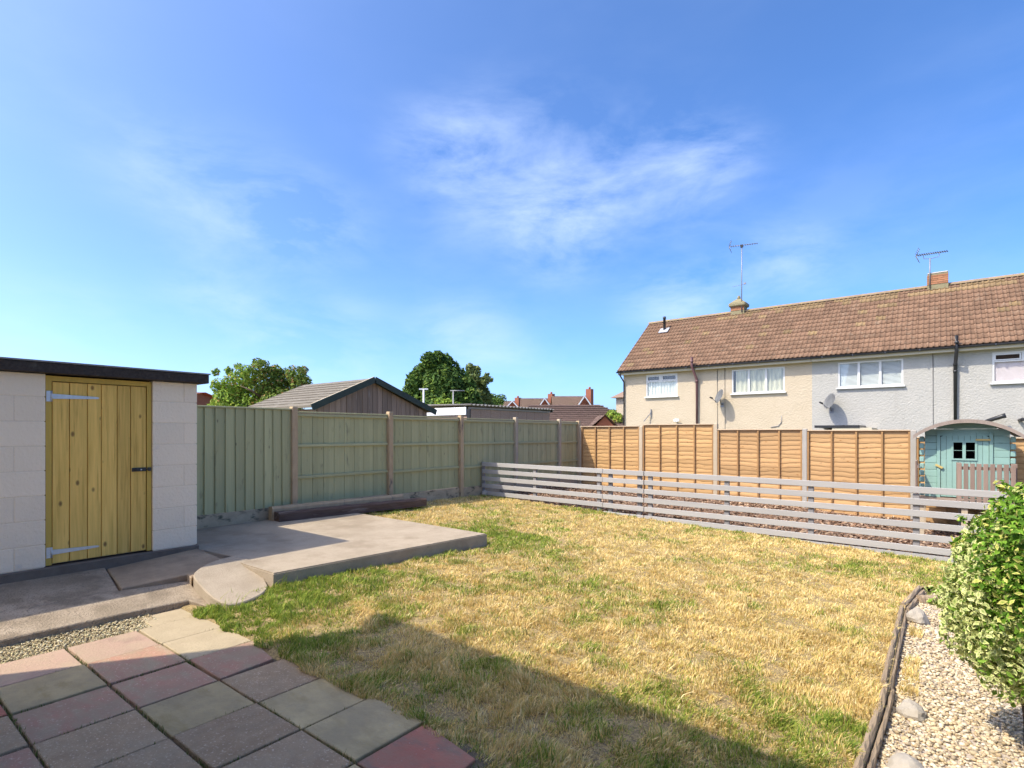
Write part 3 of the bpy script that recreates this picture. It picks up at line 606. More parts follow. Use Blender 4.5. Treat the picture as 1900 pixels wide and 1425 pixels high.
def house(name, label, x0, x1, m, holes, left_end, chx, ntile_from_right):
    h = thing(name, label, 'house', ((x0 + x1) / 2, WY, -.55)); bm = bmnew(); wall_with_holes(bm, x0, x1, -.55, EZ - .03, holes, WY)
    yb = 2 * RY - WY
    zr = EZ + (RZ - EZ) / (RY - EY) * (WY - EY) - .10
    for x in (x0, x1):
        vs = [(x, WY, -.55), (x, yb, -.55), (x, yb, zr), (x, RY, RZ - .10), (x, WY, zr)]; f = bm.faces.new([bm.verts.new(p) for p in (vs if x == x1 else reversed(vs))])
    bm.faces.new([bm.verts.new(p) for p in ((x1, yb, -.55), (x0, yb, -.55), (x0, yb, zr), (x1, yb, zr))])
    bm.faces.new([bm.verts.new(p) for p in ((x0, WY, EZ - .035), (x1, WY, EZ - .035), (x1, WY, zr), (x0, WY, zr))])
    add('wall', bm, m, h)
    rx0 = x0 - (.17 if left_end else -.001); rx1 = x1 - .001; eyb = 2 * RY - EY; th = .05
    bm = bmnew(); pr = [(EY, EZ - .02), (RY, RZ - .02), (eyb, EZ - .02), (eyb, EZ - .02 - th), (RY, RZ - .02 - th), (EY, EZ - .02 - th)]
    A = [bm.verts.new((rx0, y, z)) for y, z in pr]; B = [bm.verts.new((rx1, y, z)) for y, z in pr]; bm.faces.new(A); bm.faces.new(list(reversed(B)))
    for i in range(6): bm.faces.new((A[i], A[(i + 1) % 6], B[(i + 1) % 6], B[i]))
    bmesh.ops.recalc_face_normals(bm, faces=bm.faces[:]); roof = add('roof', bm, 'deck', h)
    rows = 14; gauge = SLEN / rows; cols = int(round((rx1 - rx0) / .33)); pw = (rx1 - rx0) / cols; spots = []
    for r in range(rows):
        for c in range(cols):
            x = rx0 + (c + .5) * pw; s = r * gauge - .03; y = EY + s * math.cos(SANG); z = EZ + s * math.sin(SANG); spots.append((x, y, z, r, c))
    spots.sort(key=lambda q: (q[0] > 2.35, (q[0]) ** 2 + q[1] ** 2)); rest = bmnew()
    for i, (x, y, z, r, c) in enumerate(spots):
        moss = (r >= 12 and random.random() < .75) or random.random() < .04 + .05 * (abs(x - chx) < 1.5) * (r > 5)
        me = TM[1 if moss else 0]; jx = random.uniform(-.004, .004); rot = (SANG + random.uniform(-.006, .006), 0, random.uniform(-.004, .004))
        if i < 300: inst('tile', me, roof, (x + jx, y, z), rot=rot, sc=(pw / .33, 1, 1))
        else:
            t = bmnew(); t.from_mesh(me); bmesh.ops.transform(t, matrix=Matrix.Translation((x, y, z)) @ Matrix.Rotation(SANG, 4, 'X'), verts=t.verts); tmp = bpy.data.meshes.new('t'); t.to_mesh(tmp); t.free(); rest.from_mesh(tmp); bpy.data.meshes.remove(tmp)
    if len(rest.verts): setp(add('outer_tiles', rest, 'tile', roof), kind='stuff')
    # ridge caps
    nr = int((rx1 - rx0) / .44); 
    bmr = bmnew(); seg = 8; r0 = []
    for e in (-.5, .5): r0.append([bmr.verts.new((e, math.cos(math.pi * k / seg) * .17, math.sin(math.pi * k / seg) * .12)) for k in range(seg + 1)])
    for k in range(seg): bmr.faces.new((r0[0][k], r0[0][k + 1], r0[1][k + 1], r0[1][k])).smooth = True
    bmesh.ops.recalc_face_normals(bmr, faces=bmr.faces[:]); rm = bpy.data.meshes.new('ridge_tile'); bmr.to_mesh(rm); bmr.free(); rm.materials.append(M['ridge'])
    for k in range(nr): inst('ridge_tile', rm, roof, (rx0 + (k + .5) * (rx1 - rx0) / nr, RY, RZ - .058 + random.uniform(-.0015, .0015)), rot=(0, random.uniform(-.004, .004), 0), sc=((rx1 - rx0) / nr * 1.01, 1, 1))
    # fascia, soffit, gutter
    add('fascia', bx(rx0 + .02, rx1, EY + .045, EY + .07, EZ - .20, EZ - .075), 'fascia', h); add('soffit', bx(rx0 + .02, rx1, EY + .07, WY - .003, EZ - .195, EZ - .175), 'fascia', h)
    bm = bmnew(); n = 8; G = []
    for x in (rx0 - .02, rx1): G.append([bm.verts.new((x, EY - .02 + .062 * math.cos(math.pi + math.pi * k / n), EZ - .045 + .062 * math.sin(math.pi + math.pi * k / n))) for k in range(n + 1)])
    for k in range(n): bm.faces.new((G[0][k], G[0][k + 1], G[1][k + 1], G[1][k])).smooth = True
    bm.faces.new(G[0]); bm.faces.new(list(reversed(G[1]))); gut = add('gutter', bm, 'gutter', h)
    for k in range(int((rx1 - rx0) / 1.0)):
        x = rx0 + .4 + k * 1.0; add('gutter_bracket', bx(x - .02, x + .02, EY - .088, EY + .045, EZ - .112, EZ - .04), 'gutter', gut)
    if left_end:       # verge mortar edge
        bm = bmnew()
        for (ya, za, yb_, zb_) in ((EY, EZ, RY, RZ), (RY, RZ, 2 * RY - EY, EZ)): beam(bm, (rx0 + .015, ya, za - .02), (rx0 + .015, yb_, zb_ - .02), .03, .075)
        add('verge', bm, 'ridge', h)
    return h, roof
def opening(u0, u1, v0, v1):
    x0, za = on_y(u0, v1, WY); x1, zb = on_y(u1, v0, WY); zz = (za + on_y(u1, v1 - (u1 - u0) * .045, WY)[1]) / 2; return (x0, x1, zz, min(zb, EZ - .16))
W1 = opening(1199, 1257, 692, 737); W2 = opening(1358, 1456, 680, 731); W3 = opening(1555, 1676, 665, 720); W4 = opening(1841, 1960, 646, 711)
hc, roofc = house('cream_house', 'cream rendered end house with brown tiled roof', XL, XM, 'cream', [W1, W2], True, -7.2, 0)
hb, roofb = house('pale_blue_house', 'pale blue-grey rendered house joined to the cream one', XM, XR, 'blue', [W3, W4], False, -1.0, 0)
window(hc, W1, [.48], .70, 'curtain'); window(hc, W2, [.33, .66], None, 'drape'); window(hb, W3, [.33, .66], None, 'blind'); window(hb, W4, [.5], .72, 'pink')
def pipe(house, u, name, m, pts, r=.05):
    return add(name, tube(bmnew(), pts, r, 10), m, house)
# downpipe at the corner, soil pipes, cables
x = on_y(1157, 700, WY - .06)[0]
pipe(hc, 0, 'downpipe', 'gutter', [(x - .08, EY - .02, EZ - .10), (x - .07, EY, EZ - .2), (x + .02, WY - .06, EZ - .52), (x + .02, WY - .06, -.5)], .035)
x = on_y(1284, 668, EY - .08)[0]; x2 = on_y(1293, 730, WY - .08)[0]
p = pipe(hc, 0, 'soil_pipe', 'maroon', [(x, EY - .10, EZ + .36), (x, EY - .10, EZ - .06), (x2, WY - .09, EZ - .62), (x2, WY - .09, -.5)], .055)
add('pipe_collar', tube(bmnew(), [(x, EY - .10, EZ + .12), (x, EY - .10, EZ + .2)], .065, 10), 'maroon', p); add('pipe_collar', tube(bmnew(), [(x2, WY - .09, EZ - .74), (x2, WY - .09, EZ - .64)], .066, 10), 'maroon', p)
x = on_y(1775, 640, EY - .08)[0]
p = pipe(hb, 0, 'soil_pipe', 'black', [(x, EY - .10, EZ + .32), (x, EY - .10, EZ - .2), (x - .03, WY - .09, EZ - .62), (x - .03, WY - .09, -.5)], .055)
for zz in (EZ + .05, EZ - .66, EZ - .9): add('pipe_collar', tube(bmnew(), [(x - (.03 if zz < EZ - .5 else 0), (WY - .09 if zz < EZ - .5 else EY - .1), zz), (x - (.03 if zz < EZ - .5 else 0), (WY - .09 if zz < EZ - .5 else EY - .1), zz + .07)], .066, 10), 'black', p)
for hh, u in ((hc, 1331), (hc, 1345), (hb, 1731)):
    x = on_y(u, 700, WY)[0]; add('cable', tube(bmnew(), [(x, WY - .012, EZ - .2), (x + .01, WY - .012, 1.0), (x, WY - .012, -.3)], .011, 6), 'metal', hh)
# roof vent
x = on_y(1235, 610, 26.9)[0]; rvz = EZ + (26.75 - EY) * math.tan(SANG)
ven = add('roof_vent', tube(bmnew(), [(x, 26.75, rvz - .05), (x, 26.75, rvz + .62), (x, 26.75, rvz + .64), (x, 26.75, rvz + .74)], [.065, .065, .085, .07], 10), 'black', roofc)
bm = bx(-.24, .24, -.22, .22, .03, .06); bmesh.ops.transform(bm, matrix=Matrix.Translation((x, 26.72, rvz)) @ Matrix.Rotation(SANG, 4, 'X'), verts=bm.verts); add('flashing', bm, 'lead', roofc)
# chimneys
def chimney(house_roof, cx, cap, zt, m, cw):
    bm = bx(cx - cw / 2, cx + cw / 2, RY - .26, RY + .26, RZ - .4, zt); ch = add('chimney', bm, 'mossstone', house_roof)
    zz = RZ + .02; row = 0
    while zz < zt - .05:
        nb = int(cw / .225); off = .5 * (row % 2)
        for f, yy in ((1, RY - .263),):
            for k in range(nb + 1):
                a = max(cx - cw / 2, cx - cw / 2 + (k - off) * cw / nb) + .005; b = min(cx + cw / 2, cx - cw / 2 + (k + 1 - off) * cw / nb) - .005
                if b - a > .03: add('brick', bx(a, b, yy - .012, yy, zz + .005, zz + .066), 'brick', ch)
        for k in range(2): 
            a = RY - .26 + k * .26; add('brick', bx(cx - cw / 2 - .012, cx - cw / 2, a + .005, a + .255, zz + .005, zz + .066), 'brick', ch)
        zz += .075; row += 1
    return ch
cx1 = on_y(1371, 575, RY)[0]; cx2 = on_y(1740, 515, RY)[0]
ch = chimney(roofc, cx1, True, RZ + .38, 'mossstone', .62)
bm = bx(cx1 - .40, cx1 + .40, RY - .36, RY + .36, RZ + .20, RZ + .40, bev=.05); add('corbel', bm, 'mossstone', ch)
bm = bmnew(); bmesh.ops.create_cone(bm, cap_ends=True, segments=4, radius1=.46, radius2=.14, depth=.2, matrix=Matrix.Translation((cx1, RY, RZ + .50)) @ Matrix.Rotation(R(45), 4, 'Z')); add('chimney_cap', bm, 'mossstone', ch)
add('cowl', tube(bmnew(), [(cx1, RY, RZ + .58), (cx1, RY, RZ + .72), (cx1, RY, RZ + .78)], [.09, .07, .03], 8), 'mossstone', ch)
ch = chimney(roofb, cx2, False, RZ + .43, 'brick', .66)
bm = bx(cx2 - .33, cx2 + .33, RY - .26, RY + .26, RZ + .432, RZ + .50, bev=.03); add('chimney_cap', bm, 'capstone', ch)
# satellite dishes
def dish(house_o, u, v, name='satellite_dish', label='', z=None):
    x, z = on_y(u, v, WY - .38); t = thing(name, label, 'satellite dish', (x, WY - .05, z)); c = Vector((x, WY - .38, z)); nrm_ = Vector((-.62, -.68, .36)).normalized()
    bm = bmnew(); a = nrm_.cross(Vector((0, 0, 1))).normalized(); b = a.cross(nrm_); rings = []
    for k in range(6):
        r = .29 * k / 5; dd = -.07 * (1 - (k / 5) ** 2)
        rings.append([bm.verts.new(c + nrm_ * dd + (a * math.cos(q) * r * .92 + b * math.sin(q) * r * 1.08)) for q in [2 * math.pi * i / 24 for i in range(24)]] if k else [bm.verts.new(c + nrm_ * dd)])
    for i in range(24): bm.faces.new((rings[0][0], rings[1][i], rings[1][(i + 1) % 24]))
    for r0, r1 in zip(rings[1:], rings[2:]):
        for i in range(24): bm.faces.new((r0[i], r1[i], r1[(i + 1) % 24], r0[(i + 1) % 24])).smooth = True
    g2 = bmesh.ops.solidify(bm, geom=bm.faces[:], thickness=.012); add('reflector', bm, 'dish', t)
    f = c + nrm_ * .32 - b * .20
    add('feed_arm', tube(bmnew(), [c - b * .28, f], .012, 6), 'metal', t); add('receiver', tube(bmnew(), [f + nrm_ * .05, f - nrm_ * .08], .035, 8), 'black', t)
    add('bracket', tube(bmnew(), [c - nrm_ * .07, (x + .02, WY - .22, z - .30), (x + .02, WY - .004, z - .36)], .022, 8), 'metal', t)
    add('bracket_plate', bx(x - .05, x + .09, WY - .008, WY - .001, z - .46, z - .26), 'metal', t)
dish(hc, 1334, 735, label='grey satellite dish on the cream house wall'); dish(hb, 1539, 744, label='grey satellite dish on the pale blue house wall')
# small fittings on the cream wall
x, z = on_y(1205, 768, WY - .12)
add('washing_line_bracket', beam(beam(bmnew(), (x - .22, WY - .25, z - .35), (x + .06, WY - .01, z + .10), .045, .03), (x + .04, WY - .03, z - .15), (x + .04, WY - .03, z + .22), .05, .04), 'metal', hc)
x, z = on_y(1250, 780, WY - .12)
add('floodlight', box(tube(bmnew(), [(x, WY - .01, z), (x + .1, WY - .12, z + .06)], .02, 6), x + .02, x + .26, WY - .2, WY - .1, z - .06, z + .06, bev=.01), 'white', hc)
x, z = on_y(1450, 772, WY - .02); add('cable', tube(bmnew(), [(x, WY - .012, z), (x, WY - .02, z - .25), (x - .12, WY - .02, z - .4), (x - .4, WY - .02, z - .45)], .014, 6), 'metal', hc)
# lean-to roof edge and flue beyond the fence
x0, z0 = on_y(1512, 795, 22.3); x1, z1 = on_y(1618, 793, 22.3)
lt = thing('lean_to', 'low lean-to with black edged roof just showing above the fence', 'lean-to', ((x0 + x1) / 2, 22.9, -.55))
add('roof', bx(x0, x1 - .35, 22.2, WY - .01, z0 + .02, z0 + .11), 'black', lt); add('fascia', bx(x0 + .55, x1, 22.22, WY - .015, z0 - .06, z0 + .018), 'fascia', lt); add('wall', bx(x0 + .1, x1 - .1, 22.3, WY - .02, -.55, z0 - .062), 'blue', lt)
for u0, u1, v0, v1 in ((1828, 1866, 781, 772), (1893, 1935, 778, 779)):
    xa, za = on_y(u0, v0, WY - .25); xb, zb = on_y(u1, v1, WY - .3); add('flue', tube(bmnew(), [(xa, WY - .02, za - .03), (xa + .06, WY - .26, za), (xb - .1, WY - .3, zb - .01), (xb, WY - .3, zb + .02)], [.05, .06, .075, .085], 10), 'black', hb)
# aerials
def aerial(name, label, cx, zb, zt, boomL, n, ang, tilt, cradle=False):
    t = thing(name, label, 'aerial', (cx, RY - .3, zb)); add('mast', tube(bmnew(), [(cx, RY - .3, zb), (cx + .01, RY - .3, zt)], .022, 8), 'metal', t)
    d = Vector((math.cos(ang), math.sin(ang), tilt)); s = Vector((-math.sin(ang), math.cos(ang), 0)); zb2 = zt + (.20 if cradle else .02); c = Vector((cx + .01, RY - .3, zb2)); up = Vector((0, 0, 1))
    boom = add('boom', tube(bmnew(), [c - d * boomL * .45, c + d * boomL * .55], .014, 6), 'metal', t)
    for k in range(n):
        p = c + d * (boomL * (-.38 + .92 * k / (n - 1))); l_ = .17 - .05 * k / n
        add('element', tube(bmnew(), [p - s * l_, p + s * l_], .010 if not cradle else .016, 5), 'metal' if not cradle else 'black', t)
    p = c - d * boomL * .45
    for sg in (-1, 1):
        bm = bmnew()
        for j in range(4): q = p + up * sg * (.05 + .07 * j) + d * (.03 * j); tube(bm, [q - s * .2, q + s * .2], .008, 5)
        tube(bm, [p, p + up * sg * .28 + d * .10], .010, 5); add('reflector', bm, 'metal', t)
    if cradle: add('cradle', tube(bmnew(), [c - d * .22, c - d * .2 - up * .17, c - up * .2, c + d * .28 - up * .17, c + d * .3], .012, 6), 'metal', t)
    else:
        add('clamp', bx(cx - .05, cx + .07, RY - .35, RY - .25, zt - .08, zt + .04), 'black', t); zz = zb + (zt - zb) * .42
        bm = tube(bmnew(), [(cx - .42, RY - .3, zz - .06), (cx + .2, RY - .3, zz)], .008, 5); box(bm, cx + .1, cx + .2, RY - .34, RY - .27, zz - .03, zz + .05); add('old_boom', bm, 'metal', t)
xa, za = on_y(1376, 452, RY - .3); aerial('television_aerial', 'tall thin television aerial on the chimney of the cream house', xa, RZ - .1, za - .10, 1.25, 12, R(10), -.03)
xa, za = on_y(1725, 467, RY - .3); aerial('television_aerial', 'short dark television aerial above the brick chimney of the blue house', xa, RZ - .1, za - .28, 1.0, 14, R(-8), -.05, True)

# ------------------------------------------------------------------ playhouse
ph = thing('playhouse', 'teal wooden playhouse with curved roof on a raised platform', 'playhouse', (.4, 12.3, -.3))
FY = 12.05; pxl, _ = on_y(1716, 850, FY); pxr, _ = on_y(1874, 850, FY); pf = on_y(1740, 922, FY)[1]; zeave = on_y(1712, 806, FY)[1]; zapex = on_y(1790, 783, FY)[1]; pcx = (pxl + pxr) / 2
PB = 13.2
RAD = ((pxr - pxl + .18) ** 2 / 4 + (zapex - zeave) ** 2) / (2 * (zapex - zeave)); ccz = zapex - RAD
def arcz(x, r=RAD): return ccz + math.sqrt(max(0, r * r - (x - pcx) ** 2))
dl, _ = on_y(1745, 850, FY); dr, _ = on_y(1835, 850, FY); dtop = on_y(1790, 800, FY)[1]
nb = 11; bh = (zapex - pf) / nb
for k in range(nb):
    z0, z1 = pf + k * bh + .002, pf + (k + 1) * bh - .002
    for (a, b) in ((pxl, dl - .05), (dr + .05, pxr)) if z0 < dtop - .1 else ((pxl, pxr),):
        if z1 <= arcz(a) - .01 and z1 <= arcz(b) - .01: add('wall_board', bx(a, b, FY, FY + .03, z0, z1, bev=.004), 'teal', ph)
        else:
            pts = []; n = 14
            for i in range(n + 1):
                x = a + (b - a) * i / n; zt_ = min(z1, arcz(x) - .01)
                if zt_ > z0 + .004: pts.append((x, zt_))
            if len(pts) < 2: continue
            bm = bmnew(); A = [bm.verts.new((x, FY, z)) for x, z in [(pts[0][0], z0), (pts[-1][0], z0)] + pts[::-1]]; B = [bm.verts.new((v.co.x, FY + .03, v.co.z)) for v in A]
            bm.faces.new(A); bm.faces.new(B[::-1])
            for i in range(len(A)): bm.faces.new((A[i], B[i], B[(i + 1) % len(A)], A[(i + 1) % len(A)]))
            add('wall_board', bm, 'teal', ph)
    if z1 < zeave + .02:
        for x in (pxl, pxr - .03): add('side_board', bx(x, x + .03, FY + .031, PB, z0, z1), 'teal', ph)
        for x in (pxl - .075, pxr + .004): add('corner_end', bx(x, x + .07, FY + .006, FY + .04, z0 + .01, z1 - .01, bev=.012), 'teal', ph)
add('back_wall', bx(pxl, pxr, PB, PB + .03, pf, zeave), 'teal', ph); add('inside_darkness', bx(pxl + .05, pxr - .05, FY + .5, FY + .52, pf, zeave), 'dark', ph)  # second piece: near-black sheet painting the shade within the playhouse
add('door_post', bx(dl - .05, dl - .004, FY - .022, FY + .02, pf, dtop - .03), 'teal', ph); add('door_post', bx(dr + .004, dr + .05, FY - .022, FY + .02, pf, dtop - .03), 'teal', ph)
def darc(x): return dtop - .10 * ((x - (dl + dr) / 2) / ((dr - dl) / 2)) ** 2
nd = 8; wl, _ = on_y(1769, 830, FY); wr, _ = on_y(1809, 830, FY); wz1 = on_y(1790, 821, FY)[1]; wz0 = on_y(1790, 851, FY)[1]
pd = add('door', bx(dl + .004, dr - .004, FY + .022, FY + .028, pf + .01, wz0 - .02), 'teal', ph)
for k in range(nd):
    a = dl + (dr - dl) * k / nd + .002; b = dl + (dr - dl) * (k + 1) / nd - .002
    segs = [(pf + .015, None)]
    if b > wl and a < wr: segs = [(pf + .015, wz0), (wz1, None)]
    for z0, z1 in segs:
        zl, zr_ = (darc(a), darc(b)) if z1 is None else (z1, z1)
        bm = bmnew(); A = [bm.verts.new(p) for p in ((a, FY - .006, z0), (b, FY - .006, z0), (b, FY - .006, zr_), (a, FY - .006, zl))]; B = [bm.verts.new((v.co.x, FY + .018, v.co.z)) for v in A]
        bm.faces.new(A); bm.faces.new(B[::-1])
        for i in range(4): bm.faces.new((A[i], B[i], B[(i + 1) % 4], A[(i + 1) % 4]))
        add('plank', bm, 'teal', pd)
wm = (wl + wr) / 2
add('window_frame', box(box(box(bx(wl - .03, wl, FY - .02, FY + .01, wz0 - .03, wz1 + .03), wr, wr + .03, FY - .02, FY + .01, wz0 - .03, wz1 + .03), wl, wr, FY - .02, FY + .01, wz0 - .03, wz0), wl, wr, FY - .02, FY + .01, wz1, wz1 + .03), 'teal', pd)
add('window_bar', bx(wm - .022, wm + .022, FY - .018, FY + .008, wz0, wz1), 'teal', pd); add('window_bar', bx(wl, wr, FY - .008, FY + .004, (wz0 + wz1) / 2 - .003, (wz0 + wz1) / 2 + .003), 'teal', pd)
add('latch', beam(bmnew(), (dl - .07, FY - .03, on_y(1740, 862, FY)[1]), (dl + .03, FY - .03, on_y(1745, 868, FY)[1]), .02, .035), 'brass', pd)
add('hinge', bx(dr - .17, dr + .02, FY - .030, FY - .023, dtop - .16, dtop - .13), 'brass', pd)
bm = bmnew(); n = 26; hw = (pxr - pxl) / 2 + .16
for i in range(n):
    xa, xb = pcx - hw + 2 * hw * i / n, pcx - hw + 2 * hw * (i + 1) / n; za, zb = arcz(xa) + .0, arcz(xb) + .0
    for (y0, y1, t, dz) in ((FY - .22, PB + .1, .03, .012),):
        vs = [bm.verts.new(p) for p in ((xa, y0, za + dz), (xb, y0, zb + dz), (xb, y1, zb + dz), (xa, y1, za + dz), (xa, y0, za + dz + t), (xb, y0, zb + dz + t), (xb, y1, zb + dz + t), (xa, y1, za + dz + t))]
        for f in ((0, 3, 2, 1), (4, 5, 6, 7), (0, 1, 5, 4), (2, 3, 7, 6)): bm.faces.new([vs[q] for q in f])
rf = add('roof', bm, 'greywood', ph)
bm = bmnew()
for i in range(n):
    xa, xb = pcx - hw + 2 * hw * i / n, pcx - hw + 2 * hw * (i + 1) / n; za, zb = arcz(xa), arcz(xb)
    vs = [bm.verts.new(p) for p in ((xa, FY - .246, za - .018), (xb, FY - .246, zb - .018), (xb, FY - .246, zb + .044), (xa, FY - .246, za + .044), (xa, FY - .222, za - .018), (xb, FY - .222, zb - .018), (xb, FY - .222, zb + .044), (xa, FY - .222, za + .044))]
    for f in ((0, 1, 2, 3), (7, 6, 5, 4), (3, 2, 6, 7), (0, 4, 5, 1)): bm.faces.new([vs[q] for q in f])
add('bargeboard', bm, 'greywood', ph)
VY = 11.42
add('platform', bx(pxl - .1, pxr + .14, VY - .05, PB + .05, pf - .09, pf - .003), 'brownwood', ph)
for x in (pxl - .04, pxl + .52, pxr + .06):
    for y in (VY + .02, PB - .1): add('leg', bx(x - .04, x + .04, y - .04, y + .04, -.55, pf - .092), 'postpale', ph)
ptz = on_y(1830, 861, VY)[1]; p0 = on_y(1776, 870, VY)[0]; p1 = on_y(1885, 870, VY)[0]
add('rail', bx(p0, p1, VY, VY + .03, ptz - .10, ptz - .05), 'brownwood', ph); add('rail', bx(p0, p1, VY, VY + .03, pf + .08, pf + .13), 'brownwood', ph)
add('rail_post', bx(p0 - .01, p0 + .05, VY + .031, VY + .09, pf, ptz + .01), 'brownwood', ph); add('rail_post', bx(p1 - .05, p1 + .02, VY + .031, VY + .09, pf, ptz + .01), 'brownwood', ph)
for k in range(9): x = p0 + (p1 - p0 - .058) * k / 8; add('picket', bx(x, x + .058, VY - .022, VY - .002, pf - .02, ptz, bev=.003), 'brownwood', ph)
for k in range(5): y = VY + .02 + k * .12; add('picket', bx(pxl - .12, pxl - .098, y, y + .06, pf, ptz + .02, bev=.003), 'brownwood', ph)
add('rail', bx(pxl - .097, pxl - .07, VY, FY - .05, ptz - .1, ptz - .05), 'brownwood', ph)

# ------------------------------------------------------------------ beyond the green fence
# plank garage
GX = -10.0; ga, gz = on_x(578, 752, GX); gb, gz2 = on_x(800, 757, GX); gap, gaz = on_x(690, 702, GX); ez = (gz + gz2) / 2; gm = gap
t = thing('plank_garage', 'weathered plank garage with a low felted gable roof behind the green fence', 'garage', (-11.4, gm, -.55))
add('wall', bx(-12.9, GX - .03, ga + .12, gb - .12, -.55, ez - .1), 'shedwood', t)
npk = 22; ya, yb = ga + .14, gb - .14
for k in range(npk):
    y0 = ya + (yb - ya) * k / npk + .004; y1 = ya + (yb - ya) * (k + 1) / npk - .004
    zt_ = lambda y: ez + (gaz - ez) * (1 - abs(y - gm) / ((gb - ga) / 2)) - .08
    x = GX - .028 + random.uniform(0, .006); bm = bmnew(); A = [bm.verts.new(p) for p in ((x + .022, y0, .3), (x + .022, y1, .3), (x + .022, y1, zt_(y1)), (x + .022, y0, zt_(y0)))]; B = [bm.verts.new((x, v.co.y, v.co.z)) for v in A]
    bm.faces.new(A); bm.faces.new(B[::-1])
    for i in range(4): bm.faces.new((A[i], B[i], B[(i + 1) % 4], A[(i + 1) % 4]))
    add('plank', bm, 'shedwood', t)
gback = -12.75
bm = bmnew(); pr = [(ga - .05, ez - .03), (gm, gaz), (gb + .05, ez - .03), (gb + .05, ez - .08), (gm, gaz - .05), (ga - .05, ez - .08)]
A = [bm.verts.new((GX + .10, y, z)) for y, z in pr]; B = [bm.verts.new((gback, y, z)) for y, z in pr]; bm.faces.new(A); bm.faces.new(B[::-1])
for i in range(6): bm.faces.new((A[i], A[(i + 1) % 6], B[(i + 1) % 6], B[i]))
bmesh.ops.recalc_face_normals(bm, faces=bm.faces[:]); rf = add('roof', bm, 'garageroof', t)
for k in range(1, 9):       # felt laps across the near slope
    f = k / 9; y = ga - .05 + (gm - ga + .05) * f; z = ez - .03 + (gaz - ez + .03) * f; add('felt_lap', beam(bmnew(), (GX + .09, y, z + .004), (gback + .01, y, z + .004), .10, .012, up=(0, -.3, 1)), 'garageroof', rf)
bm = bmnew(); beam(bm, (GX + .115, ga - .06, ez - .08), (GX + .115, gm, gaz - .035), .03, .13); beam(bm, (GX + .115, gm, gaz - .035), (GX + .115, gb + .06, ez - .08), .03, .13); add('bargeboard', bm, 'dkgreen', t)
add('verge_trim', beam(bmnew(), (GX + .07, ga - .05, ez - .012), (GX + .07, gm, gaz + .022), .05, .02), 'postpale', t)
# concrete panel garage with corrugated roof
ya = on_x(873, 750, -11)[0]; yb = on_x(1020, 757, -11)[0]; zt = on_x(873, 749, -11)[1]
t = thing('panel_garage', 'pebbledashed concrete garage with corrugated roof and white fascia', 'garage', (-12.6, (ya + yb) / 2, -.55))
for k in range(9):
    y0 = ya + (yb - ya) * k / 9; add('wall_panel', bx(-11.09, -11.0, y0 + .004, y0 + (yb - ya) / 9 - .004, -.55, zt - .16), 'pebbledash', t)
for k in range(5): x0 = -14.1 + k * .6; add('wall_panel', bx(x0 + .004, x0 + .596, ya - .05, ya - .002, -.55, zt - .34), 'pebbledash', t)
add('corner_strip', bx(-11.10, -10.985, ya - .06, ya - .001, -.55, zt - .16), 'black', t)
add('fascia', bx(-14.1, -11.105, ya - .09, ya - .052, zt - .335, zt - .10, bev=.006), 'white', t)
add('eaves_beam', bx(-11.1, -10.97, ya + .002, yb, zt - .155, zt - .10), 'asbestos', t)
nw = 150; vv = []; ff = []
for i in range(nw + 1):
    y = ya - .12 + (yb + .1 - ya + .12) * i / nw; dz = .025 * math.sin(i * 1.05); vv += [(-10.88, y, zt - .03 + dz), (-14.2, y, zt + .03 + dz), (-10.88, y, zt - .045 + dz), (-14.2, y, zt + .015 + dz)]
    if i: a = 4 * i; b = a - 4; ff += [b, b + 1, a + 1, a, b + 2, a + 2, a + 3, b + 3, b, a, a + 2, b + 2]
add('roof', npmesh('roof', vv, ff, 4), 'asbestos', t)
add('rear_gutter', bx(-11.4, -10.9, yb + .0, yb + .06, zt - .14, zt - .06), 'black', t)
# white post and thin aerial showing above that garage
x, y, z = at_depth(786, 722, 21); t = thing('roof_post', 'small white T-shaped post above the plank garage roof', 'post', (x, y, -.55))
add('post', tube(bmnew(), [(x, y, -.55), (x, y, z)], .032, 8), 'white', t); add('crossbar', beam(bmnew(), (x - .14, y - .10, z), (x + .14, y + .10, z), .05, .05), 'white', t)
x, y, z = at_depth(841, 725, 24); t = thing('far_aerial', 'thin dark aerial in front of the dark conifer', 'aerial', (x, y, -.55))
add('mast', tube(bmnew(), [(x, y, -.55), (x, y, z)], .03, 6), 'metal', t); add('boom', tube(bmnew(), [(x - .1, y - .08, z), (x + .4, y + .3, z)], .025, 6), 'metal', t)

